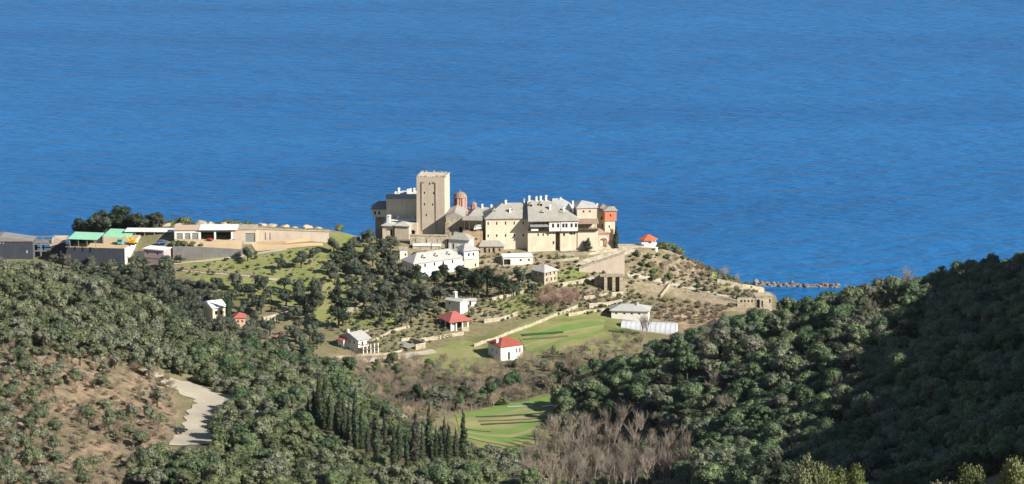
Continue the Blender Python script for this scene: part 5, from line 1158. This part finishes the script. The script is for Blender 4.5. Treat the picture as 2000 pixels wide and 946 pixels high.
kind('bare_pink', 4, lambda r: bare(r, 5.0, .75, 2, [12, 7, 6], 'twig_pink', .09, .75))
kind('bare_tan', 3, lambda r: bare(r, 5.0, .8, 2, [11, 7, 6], 'twig_tan', .09, .7))

# ------------------------------------------------------------------ vegetation: planting
NO_TREES = [[(325,735),(395,755),(462,778),(462,800),(425,815),(424,900),(325,905),(352,840),(372,800),(350,770)], [(650,690),(720,694),(860,682),(860,700),(720,712),(650,710)]]
def clear(x, y, rad=3.0): return all((x - a) ** 2 + (y - b_) ** 2 > (rad + c_) ** 2 for a, b_, c_ in BLOCK)
def plant(name, key, x, y, scl, label, cat, group, i=None, rz=None):
    cr_, tr = KIND[key][(random.randrange(len(KIND[key])) if i is None else i) % len(KIND[key])]
    e = bpy.data.objects.new(name, None); COL.objects.link(e)
    e.location = (x, y, float(ground(x, y)) - .05); e.rotation_euler = (0, 0, random.uniform(0, 6.28) if rz is None else rz)
    e.scale = scl if hasattr(scl, '__len__') else (scl, scl, scl * random.uniform(.88, 1.12))
    e.empty_display_size = .5
    link('crown', cr_, e); link('trunk', tr, e)
    return tag(e, label, cat, group)
def scatter(poly, rmin, rmax, dmin, dmax, pack=.74, power=2.0, tries=1.0, gap=0.0):
    """stand of trees of mixed size on the ground inside an outline: big crowns first, small ones fill in"""
    r = np.random.default_rng(int(rmin * 100 + dmin + poly[0][0] + 500))
    xs = [at(px, 900, d).x for px, _ in poly for d in (dmin, dmax)]; x0, x1 = min(xs) - 5, max(xs) + 5
    n_ = int(tries * 9 * (x1 - x0) * (dmax - dmin) / (math.pi * ((rmin + rmax) / 2) ** 2))
    X, Y = r.uniform(x0, x1, n_), r.uniform(dmin, dmax, n_); z = ground(X, Y); px, py, _ = project(X, Y, z)
    ok = in_poly(px, py, poly) & (z > 1.0)
    for q in NO_TREES: ok &= ~in_poly(px, py, q)
    if gap: ok &= (np.sin(X * .11 + 2 * np.sin(Y * .05)) + np.sin(Y * .09 + X * .04) + r.normal(size=n_) * .3) > gap
    X, Y, px, py = X[ok], Y[ok], px[ok], py[ok]
    R = np.sort(rmin + (rmax - rmin) * r.uniform(0, 1, len(X)) ** power)[::-1]
    ax, ay, ar, out_ = np.empty(len(X)), np.empty(len(X)), np.empty(len(X)), []
    for x, y, a, b_, q in zip(X, Y, px, py, R):
        k = len(out_)
        if k and np.any((ax[:k] - x) ** 2 + (ay[:k] - y) ** 2 < ((ar[:k] + q) * pack) ** 2): continue
        if not clear(x, y, q * .6): continue
        ax[k], ay[k], ar[k] = x, y, q; out_.append((float(x), float(y), float(a), float(b_), float(q)))
    return out_
RAD = {'oak': 3.9, 'olive': 3.1, 'maquis': 2.9, 'grove': 3.2, 'brush': 2.2, 'bare': 3.2, 'bare_pink': 2.4, 'poplar': 2.6, 'pine': 2.8, 'bare_tan': 2.4}
STUFF = {}
def stand(name, key, pts, label, cat, group, cap=300, zs=1.0):
    """the trees of one kind that show largest become objects of their own; the rest of the wood is one mass"""
    pts = sorted(pts, key=lambda q: -q[4] / q[1]); n_ = 0
    r = random.Random(len(pts))
    for (x, y, px, py, rad) in pts:
        s = rad / RAD[key]
        if n_ < cap and -10 < px < 2010 and py < 965 and visible(x, y, float(ground(x, y)), 4.0):
            plant(name, key, x, y, (s, s * r.uniform(.9, 1.1), s * zs * r.uniform(.8, 1.15)), label, cat, group, r.randrange(99), r.uniform(0, 6.28)); n_ += 1
        else:
            STUFF.setdefault(key, []).append((x, y, s, r.uniform(0, 6.28), r.randrange(99)))
    return n_
def grow_stuff(name, keys, label, cat):
    pts = [(x, y, s, a, i % len(KIND[k]) + off) for k, off in keys for (x, y, s, a, i) in STUFF.get(k, [])]
    if not pts: return
    P = np.array(pts); v = np.column_stack([P[:, 0], P[:, 1], ground(P[:, 0], P[:, 1])])
    me = bpy.data.meshes.new(name); me.vertices.add(len(v)); me.vertices.foreach_set('co', v.astype(np.float32).ravel())
    for nm, c_ in (('s', P[:, 2]), ('a', P[:, 3])):
        q = me.attributes.new(nm, 'FLOAT', 'POINT'); q.data.foreach_set('value', c_.astype(np.float32))
    q = me.attributes.new('k', 'INT', 'POINT'); q.data.foreach_set('value', P[:, 4].astype(np.int32))
    o = link(name, me); tag(o, label, cat, None, 'stuff')
    g = bpy.data.node_groups.new(name, 'GeometryNodeTree'); N_, L_ = g.nodes, g.links
    g.interface.new_socket('Geometry', in_out='INPUT', socket_type='NodeSocketGeometry'); g.interface.new_socket('Geometry', in_out='OUTPUT', socket_type='NodeSocketGeometry')
    gi, go = N_.new('NodeGroupInput'), N_.new('NodeGroupOutput')
    jn = N_.new('GeometryNodeJoinGeometry')
    src = []
    for k, off in keys:
        for c_, t_ in KIND[k]: src.append(next(ob for ob in bpy.data.objects if ob.type == 'MESH' and ob.data == c_))
    for ob in reversed(src):
        oi = N_.new('GeometryNodeObjectInfo'); oi.inputs['Object'].default_value = ob; oi.transform_space = 'ORIGINAL'; oi.inputs['As Instance'].default_value = True
        L_.new(oi.outputs['Geometry'], jn.inputs[0])
    ip = N_.new('GeometryNodeInstanceOnPoints'); ip.inputs['Pick Instance'].default_value = True
    def at_node(nm, ty):
        q = N_.new('GeometryNodeInputNamedAttribute'); q.data_type = ty; q.inputs['Name'].default_value = nm; return q.outputs['Attribute']
    cx = N_.new('ShaderNodeCombineXYZ'); L_.new(at_node('a', 'FLOAT'), cx.inputs[2])
    L_.new(gi.outputs[0], ip.inputs['Points']); L_.new(jn.outputs[0], ip.inputs['Instance'])
    L_.new(at_node('k', 'INT'), ip.inputs['Instance Index']); L_.new(cx.outputs[0], ip.inputs['Rotation']); L_.new(at_node('s', 'FLOAT'), ip.inputs['Scale'])
    L_.new(ip.outputs[0], go.inputs[0])
    o.modifiers.new('trees', 'NODES').node_group = g

def single(name, key, px, py, scl, label, cat, group=None, i=None, block=2.5):
    q = hit(px, py); o = plant(name, key, q.x, q.y, scl, label, cat, group, i); BLOCK.append((q.x, q.y, block * .5)); return o

# cypresses in the foreground wood
for i, (px, py, s) in enumerate([(602,835,.75),(614,838,.95),(624,842,1.3),(634,840,1.15),(645,842,.9),(663,862,1.25),(672,858,1.0),(682,872,1.05),(695,880,1.35),(706,878,.9),(732,880,.95),(735,905,1.2),(752,870,.75),(768,910,.8),(780,900,.85),
        (812,902,1.25),(825,905,.8),(838,905,1.25),(852,900,.75),(868,900,.95),(876,905,1.0),(890,905,.85),(905,905,1.2),(795,925,.9),(770,935,1.05),(656,850,.8),(718,890,.7),(862,915,.8)]):
    s *= 1.38; _q = hit(px, py); BLOCK.extend([(_q.x, _q.y - d_, 1.6) for d_ in (2.5, 5, 7.5, 10)]); single('cypress_tree', 'cypress', px, py, (s * random.uniform(.75, 1.05), s * random.uniform(.75, 1.05), s), 'slender dark cypress in the row across the foreground wood', 'cypress', 'cypresses rising from the foreground wood', i)
for i, (px, py, s) in enumerate([(205,645,1.0),(225,640,.8),(272,655,.9),(300,650,.7),(350,655,.75),(372,645,.7)]):
    single('cypress_tree', 'cypress', px, py, s, 'cypress in the dark clump left of the white-roofed village house', 'cypress', 'cypresses left of the village house', i)
single('cypress_tree', 'cypress', 447, 636, (1.45, 1.45, 1.5), 'tall dark cypress between the white-roofed house and small red roof', 'cypress', None, 1)
single('cypress_tree', 'cypress', 1203, 487, (1.5, 1.5, .98), 'dark cypress at the right end of the monastery', 'cypress', None, 2)
single('conifer_tree', 'fir', 1148, 492, (.75, .75, .62), 'small grey-green conifer against the monastery front wall', 'tree', None, 2)
single('conifer_tree', 'fir', 612, 622, (1.25, 1.25, 1.6), 'broad dark conifer, left of the two tall ones above the village', 'tree', None, 0)
single('conifer_tree', 'fir', 662, 642, (1.4, 1.4, 2.05), 'taller dark conifer, right of the two above the village', 'tree', None, 3)
# olives on the meadow below the garage
for i, (px, py, s, t) in enumerate([(484,511,.95,'just below the gravel yard corner'),(548,528,.95,'alone in the middle of the meadow'),(588,524,1.2,'widest of the meadow trees'),(612,505,.95,'at the top edge of the meadow below the gravel yard'),
        (640,537,1.0,'at the lower right of the meadow'),(690,534,1.2,'right of the meadow, beside the pale round plot'),(652,494,1.0,'between gravel yard and pale round plot')]):
    single('olive_tree', 'grove', px, py, s, 'rounded dark olive tree ' + t, 'olive tree', None, i)
for i, (px, py, s) in enumerate([(318,512,.75),(352,515,.75)]):
    single('olive_tree', 'grove', px, py, s, ('left' if i == 0 else 'right') + ' one of two small trees beside the pink hut', 'tree', None, i + 3)
for i, (px, py, s, t) in enumerate([(745,500,1.15,'uppermost'),(722,510,1.1,'left upper'),(768,520,1.1,'right lower')]):
    single('olive_tree', 'grove', px, py, s, t + ' of the big olives left of the tower terrace', 'olive tree', None, i + 1)
# trees in front of the long white building
for (px, py, s, k, t) in [(868,552,1.15,'pine','dark pine in front of the long white building'),(905,566,1.35,'pine','dark spreading pine below the square white house'),(922,582,1.35,'pine','dark pine just right of the chimneyed shed'),(950,584,1.75,'pine','tall pine with bare trunks below the flat white outbuilding'),
        (850,566,1.1,'pine','dark pine at the foot of the long white building'),(968,576,2.0,'bare','large grey leafless tree below the low stone building'),(1015,560,1.5,'grove','rounded grey-green tree left of the small stone house'),(985,588,1.4,'pine','dark pine beside the leafless grey tree'),(815,564,1.3,'pine','dark tree at the left corner of the long white building'),
        (935,566,1.2,'pine','dark pine directly below the square white house corner'),(1003,580,1.1,'grove','rounded tree right of the tall pines'),(885,560,1.0,'grove','rounded dark tree between the pines and the long white building'),(796,552,1.3,'grove','dark olive touching the left end of the long white building'),(1040,575,.8,'grove','small tree below the small stone house')]:
    single('pine_tree' if k == 'pine' else 'tree', k, px, py, s, t, 'tree')
# skyline trees on the left headland
def single_on(name, key, px, D, scl, label, cat, group=None, i=None):
    q = on(px, D); o = plant(name, key, q.x, q.y, scl, label, cat, group, i); BLOCK.append((q.x, q.y, 1.2)); return o
for i in range(26):
    px = 158 + i * 6.2; s = (1.25 if i < 4 else 1.5 if i < 15 else 1.15) * random.uniform(.85, 1.1)
    single_on('evergreen_tree', 'grove' if i % 3 else 'pine', px, random.uniform(1188, 1204), (s * 1.15, s * 1.1, s * (1.15 - .016 * i)), 'dark evergreen in the clump behind the green-roofed sheds', 'tree', 'evergreens behind the green sheds', i)
for i, (px, D, s) in enumerate([(326,1200,1.0),(338,1204,1.5),(350,1206,1.8),(362,1204,1.6),(374,1202,1.1),(386,1204,.8),(428,1204,1.1),(440,1206,1.5),(453,1206,1.4),(466,1205,1.2),(480,1204,1.0),(494,1203,.8),(410,1203,.7)]):
    single_on('evergreen_bush', 'maquis', px, D, s, 'low dark bush on the tan rocks above the garages', 'bush', 'bushes on the rocks above the garages', i)
single_on('evergreen_bush', 'maquis', 660, 1192, .9, 'dark bush on the headland edge left of the monastery', 'bush')
for i, (px, py, s) in enumerate([(338,482,.7),(350,482,.8),(362,482,.75),(376,481,.7),(392,481,.6)]):
    q = hit(px, py); q2 = on(px, 1153.5 + i * .3); o = plant('yard_bush', 'maquis', q2.x, q2.y, s * .8, 'dark bush along the edge of the grey yard podium', 'bush', 'bushes on the yard podium', i)
    o.location.z = float(YARD_Z) - .9 * (px - 338) / 54
# gazebo headland
for i, (px, py, s, t) in enumerate([(1290,486,1.0,'left'),(1306,489,1.1,'middle'),(1327,497,1.1,'right')]):
    single('evergreen_bush', 'maquis', px, py, (s * 1.2, s, s * .8), t + ' one of three dark bushes beside the orange-roofed gazebo', 'bush', None, i)
for i, (px, py, s) in enumerate([(1300,530,1.0),(1316,520,1.1),(1332,528,1.1),(1346,535,.9),(1362,540,.9),(1378,545,.8),(1290,545,.7),(1352,528,.8)]):
    single('bare_tree', 'bare_tan', px, py, s, 'tan leafless tree on the slope below the gazebo', 'tree', 'leafless trees below the gazebo', i)
single('bare_tree', 'bare_tan', 1416, 545, 1.05, 'left of two tan leafless trees on the headland tip', 'tree', None, 1)
single('bare_tree', 'bare_tan', 1438, 553, .85, 'right of two tan leafless trees on the headland tip', 'tree', None, 2)
for i, (px, py, s) in enumerate([(1240,524,.8),(1255,520,.8),(1270,524,.8),(1262,530,.7),(1280,536,.9),(1310,545,.9),(1335,548,.8),(1300,552,.7),(1250,532,.6)]):
    single('shrub', 'maquis' if i % 3 else 'brush', px, py, s * .8, 'low shrub on the bank beside the big retaining wall', 'shrub', 'shrubs beside the big retaining wall', i)
# reddish leafless thicket and slope
for i in range(22):
    single('bare_tree', 'bare_pink', random.uniform(1050, 1130), random.uniform(582, 606), random.uniform(1.0, 1.5), 'reddish leafless tree in the thicket below the small stone house', 'tree', 'reddish leafless thicket', i, 1.0)
single('bare_tree', 'poplar', 1255, 655, .95, 'left of two pale slender leafless trees before the greenhouse', 'tree', None, 0)
single('bare_tree', 'poplar', 1264, 660, 1.0, 'right of two pale slender leafless trees before the greenhouse', 'tree', None, 1)
single('bare_tree', 'bare', 1328, 625, .95, 'dark leafless tree right of the greenhouse', 'tree', None, 2)
single('bare_tree', 'poplar', 1120, 755, 1.35, 'tall pale leafless tree above the lower green field', 'tree', None, 2)
single('bare_tree', 'poplar', 1046, 885, 1.05, 'grey leafless tree standing on the edge of the lower green field', 'tree', None, 3)
# bright trees close to the viewer
for i, (px, D, top, s, t) in enumerate([(1570,352,898,1.0,'bright broad-leaved treetop at the bottom, left of the shaded slope'),(1625,358,922,.8,'smaller bright treetop right of the largest one at the bottom'),(1672,350,934,.7,'low bright treetop at the bottom edge'),
        (1850,350,936,.8,'bright treetop at the bottom right, left of a pair'),(1905,356,930,.85,'bright treetop at the bottom right, taller of a pair'),(1985,352,922,.9,'bright treetop in the bottom right corner')]):
    q = at(px, top, D); hgt = 6.9 * s; o = plant('broadleaf_tree', 'near', q.x, q.y, s, t, 'tree', None, i)
    o.location.z = q.z - hgt; 
    if o.location.z > float(ground(q.x, q.y)): o.scale = (s, s, (q.z - float(ground(q.x, q.y))) / 6.9); o.location.z = float(ground(q.x, q.y))

# woods
LEFT_HILL = [(-120,525),(0,525),(120,535),(200,560),(290,600),(345,650),(420,680),(340,700),(330,735),(180,692),(60,682),(-120,700)]
LEFT_SOIL = [(-120,690),(60,682),(180,692),(325,735),(345,800),(335,870),(240,960),(-120,970)]
MID = [(345,690),(420,672),(520,690),(640,705),(680,745),(720,790),(800,850),(900,880),(1000,910),(1060,970),(200,970),(335,880),(425,868),(430,815),(465,800),(462,776),(400,752),(335,735)]
RIDGE = [(1085,800),(1130,775),(1200,745),(1260,705),(1330,672),(1400,648),(1500,622),(1600,606),(1750,570),(1900,545),(2130,505),(2130,1010),(1500,1000),(1340,960),(1320,850),(1200,830),(1110,850)]
VILLAGE = [(300,560),(420,565),(540,560),(640,570),(600,620),(640,690),(560,690),(440,665),(340,650)]
GROVE = [(660,505),(700,470),(770,480),(800,530),(800,560),(860,590),(850,620),(800,640),(720,640),(690,590),(720,560),(650,560)]
LEFT_BACK = [(90,515),(250,530),(330,520),(330,560),(400,575),(420,610),(300,600),(200,560)]
VALLEY = [(660,715),(760,700),(840,712),(960,720),(1060,700),(1200,672),(1260,668),(1240,700),(1180,745),(1090,765),(980,795),(880,815),(800,850),(700,770)]
POPLARS = [(1030,900),(1070,860),(1180,850),(1310,845),(1350,900),(1350,970),(1020,970)]
r5 = random.Random(5)
lh = scatter(LEFT_HILL, 1.2, 5.0, 860, 1025, .62); kd = [r5.random() for _ in lh]
stand('hill_shrub', 'maquis', [q for q, k in zip(lh, kd) if k > .72], 'dark green shrub among the olives of the left hillside', 'shrub', 'shrubs on the left hillside', 150)
stand('olive_tree', 'olive', [q for q, k in zip(lh, kd) if k <= .72], 'pale grey-green olive tree on the left hillside', 'olive tree', 'olive trees on the left hillside', 295)
soil_pts = [q for q in scatter(LEFT_SOIL, 1.3, 3.6, 715, 905, .95) if r5.random() < (.8 if (q[2] < 110 or q[3] < 725) else .22)]
stand('scattered_olive', 'olive', soil_pts, 'grey-green tree scattered over the bare brown slope at left', 'tree', 'trees scattered on the bare brown slope', 200)
for q in soil_pts: BLOCK.append((q[0], q[1], q[4] * .3))
stand('dry_brush', 'brush', [q for q in scatter(LEFT_SOIL, .4, 1.5, 715, 905, 1.1, 1.5, .35) if r5.random() < .45], 'dry brush on the bare brown slope at left', 'brush', 'dry brush on the bare brown slope', 280)
stand('slope_bare_shrub', 'bare_tan', [q for q in scatter(LEFT_SOIL, .9, 2.2, 715, 905, 1.5, 1.5, .3)], 'tan leafless shrub on the bare brown slope at left', 'shrub', 'leafless shrubs on the bare brown slope', 150)
mp_ = scatter(MID, 1.1, 4.5, 745, 1000, .58); kd = [r5.random() for _ in mp_]
stand('thicket_olive', 'olive', [q for q, k in zip(mp_, kd) if .70 < k < .82], 'pale grey-green tree in the dense foreground thicket left of centre', 'tree', 'pale trees in the foreground thicket', 120)
stand('thicket_oak', 'oak', [q for q, k in zip(mp_, kd) if k >= .82], 'dark oak in the dense foreground thicket left of centre', 'tree', 'dark oaks in the foreground thicket', 150)
stand('evergreen_shrub', 'maquis', [q for q, k in zip(mp_, kd) if k <= .70], 'olive-green shrub in the dense foreground thicket left of centre', 'shrub', 'dense foreground thicket', 297)
rp_ = scatter(RIDGE, 1.3, 5.2, 590, 1000, .54, 1.9)
kd = [r5.random() for _ in rp_]
stand('evergreen_oak', 'oak', [q for q, k in zip(rp_, kd) if k < .62], 'dark evergreen oak on the right-hand wooded ridge', 'tree', 'evergreen oaks of the right-hand ridge', 297, 1.05)
stand('ridge_shrub', 'maquis', [q for q, k in zip(rp_, kd) if .62 <= k < .80], 'olive-green tall shrub among the oaks of the right-hand ridge', 'shrub', 'tall shrubs on the right-hand ridge', 200, 1.1)
stand('ridge_olive', 'olive', [q for q, k in zip(rp_, kd) if .80 <= k < .90], 'pale grey-green tree among the oaks of the right-hand ridge', 'tree', 'pale trees on the right-hand ridge', 120, 1.1)
stand('ridge_dark_tree', 'pine', [q for q, k in zip(rp_, kd) if .90 <= k < .975], 'very dark conifer among the oaks of the right-hand ridge', 'tree', 'dark conifers on the right-hand ridge', 80, .65)
stand('ridge_bare_tree', 'bare', [q for q, k in zip(rp_, kd) if k >= .975], 'greyish leafless tree among the evergreen oaks of the right-hand ridge', 'tree', 'leafless trees on the right-hand ridge', 80)
stand('grove_tree', 'grove', scatter(VILLAGE, 1.6, 3.9, 1000, 1130, .98), 'dark tree among the village houses at left', 'tree', 'trees among the village houses', 160)
stand('grove_olive', 'grove', scatter(GROVE, 1.8, 3.9, 1040, 1190, .84), 'dark olive in the grove between meadow and long white building', 'olive tree', 'olive grove below the tower', 160)
stand('hillfoot_tree', 'grove', scatter(LEFT_BACK, 1.8, 3.6, 1000, 1160, .8), 'dark tree behind the left hill, below the concrete podium', 'tree', 'trees below the dark concrete podium', 160)
val = scatter(VALLEY, 1.0, 2.9, 900, 1080, .9)
stand('valley_shrub', 'maquis', [q for i, q in enumerate(val) if i % 5 == 4], 'green shrub among the leafless trees of the valley bottom', 'shrub', 'green shrubs in the valley bottom', 100)
stand('bare_thicket_tree', 'bare', [q for i, q in enumerate(val) if i % 5 in (0, 1)], 'grey leafless tree in the valley bottom below the red-roofed houses', 'tree', 'leafless valley trees', 150)
stand('bare_thicket_shrub', 'bare_tan', [q for i, q in enumerate(val) if i % 5 in (2, 3)], 'tan leafless shrub in the valley bottom below the red-roofed houses', 'shrub', 'tan leafless valley shrubs', 150)
evp = [(820,800),(848,790),(870,800),(905,790),(930,795),(955,790),(970,775),(1000,770),(1075,762),(1100,755),(1140,745),(1160,740),(1090,742),(845,806),(890,802),(790,802),(1180,735)]
for i, (px, py) in enumerate(evp):
    single('evergreen_tree', 'pine' if i % 3 == 0 else 'oak', px, py, random.uniform(.75, 1.15), 'dark evergreen in the belt above the fenced lower field', 'tree', 'evergreen belt above the lower field', i)
pop = scatter(POPLARS, 1.5, 3.2, 790, 930, .95)
stand('bare_poplar', 'poplar', [q for i, q in enumerate(pop) if i % 4 and i % 7], 'leafless upright tree in the grey-brown stand at bottom centre', 'tree', 'leafless stand at bottom centre', 200)
stand('poplar_evergreen', 'maquis', [q for i, q in enumerate(pop) if i % 7 == 0], 'dark green shrub inside the leafless stand at bottom centre', 'shrub', 'green shrubs in the leafless stand', 60)
stand('bare_poplar_shrub', 'bare_tan', [(*q[:4], q[4] * .8) for i, q in enumerate(pop) if i % 4 == 0], 'tan leafless shrub in the stand at bottom centre', 'shrub', 'tan shrubs at bottom centre', 100)
HEAD = [(1226,498),(1330,498),(1400,530),(1480,572),(1470,590),(1330,566),(1230,548)]
hd = scatter(HEAD, .4, 1.9, 1140, 1225, .95, 1.8, .3)
stand('headland_brush', 'brush', [q for i, q in enumerate(hd) if i % 3], 'brown brush on the bank below the gazebo', 'brush', 'brown brush below the gazebo', 200)
stand('headland_shrub', 'maquis', [q for i, q in enumerate(hd) if i % 3 == 0], 'dark shrub on the bank below the gazebo', 'shrub', 'dark shrubs below the gazebo', 120)
MEAD = [(345,528),(480,500),(640,484),(690,478),(700,505),(640,560),(520,560),(400,548)]
md = scatter(MEAD, .3, 1.4, 1090, 1180, 1.8, 2.6, .07)
stand('meadow_bush', 'grove', [q for i, q in enumerate(md) if i % 2], 'small dark bush dotted over the meadow below the garages', 'bush', 'bushes dotted over the meadow', 150)
stand('meadow_weed', 'brush', [q for i, q in enumerate(md) if i % 2 == 0], 'dry weed clump on the meadow below the garages', 'weed', 'weeds on the meadow', 150)
# weeds and low bushes between the houses
MIDG = [(640,560),(790,500),(800,490),(1090,496),(1225,535),(1260,600),(1180,612),(1000,625),(880,640),(820,690),(700,690),(640,640)]
wd = scatter(MIDG, .35, 1.3, 1030, 1185, 1.25, 2.2, .16)
stand('low_bush', 'maquis', [q for i, q in enumerate(wd) if i % 3], 'low green bush on the open ground between monastery and fields', 'bush', 'low bushes between monastery and fields', 290)
stand('dry_weed', 'brush', [q for i, q in enumerate(wd) if i % 3 == 0], 'dry weed clump on the open ground between monastery and fields', 'weed', 'dry weeds between monastery and fields', 200)
# brush on the terraces
TERR = [(1120,570),(1230,575),(1330,590),(1430,600),(1400,640),(1290,625),(1180,612)]
stand('terrace_brush', 'brush', scatter(TERR, .5, 2.0, 1040, 1170, 1.0, 1.5, .4), 'dry brush on the terraces above the greenhouse', 'brush', 'dry brush on the terraces', 120)
for nm, key, lb in (('olive_wood', 'olive', 'distant mass of olive trees on the left hillside'), ('maquis_wood', 'maquis', 'dense mass of evergreen shrubs in the foreground'), ('oak_wood', 'oak', 'mass of evergreen oaks on the shaded ridge'), ('conifer_wood', 'pine', 'mass of dark conifers on the shaded ridge'),
                    ('brush_patch', 'brush', 'patch of dry brush'), ('bare_wood', 'bare', 'mass of leafless trees'), ('bare_shrub_patch', 'bare_pink', 'mass of leafless shrubs'), ('poplar_wood', 'poplar', 'mass of leafless upright trees'), ('tan_shrub_patch', 'bare_tan', 'mass of tan leafless shrubs'), ('grove_wood', 'grove', 'mass of dark olive trees')):
    grow_stuff(nm, [(key, 0)], lb, 'trees')

# ------------------------------------------------------------------ air
m, n, l = new_mat('sea_air'); out = n.new('ShaderNodeOutputMaterial'); pv = n.new('ShaderNodeVolumePrincipled')
pv.inputs['Color'].default_value = (.80, .88, 1.0, 1); pv.inputs['Density'].default_value = 0.000014; pv.inputs['Anisotropy'].default_value = .2
l.new(pv.outputs[0], out.inputs['Volume']); M['air'] = m
tag(MB().box(-9100, 9100, -200, 18100, -25, 330).build('haze', 'air'), kind='stuff')
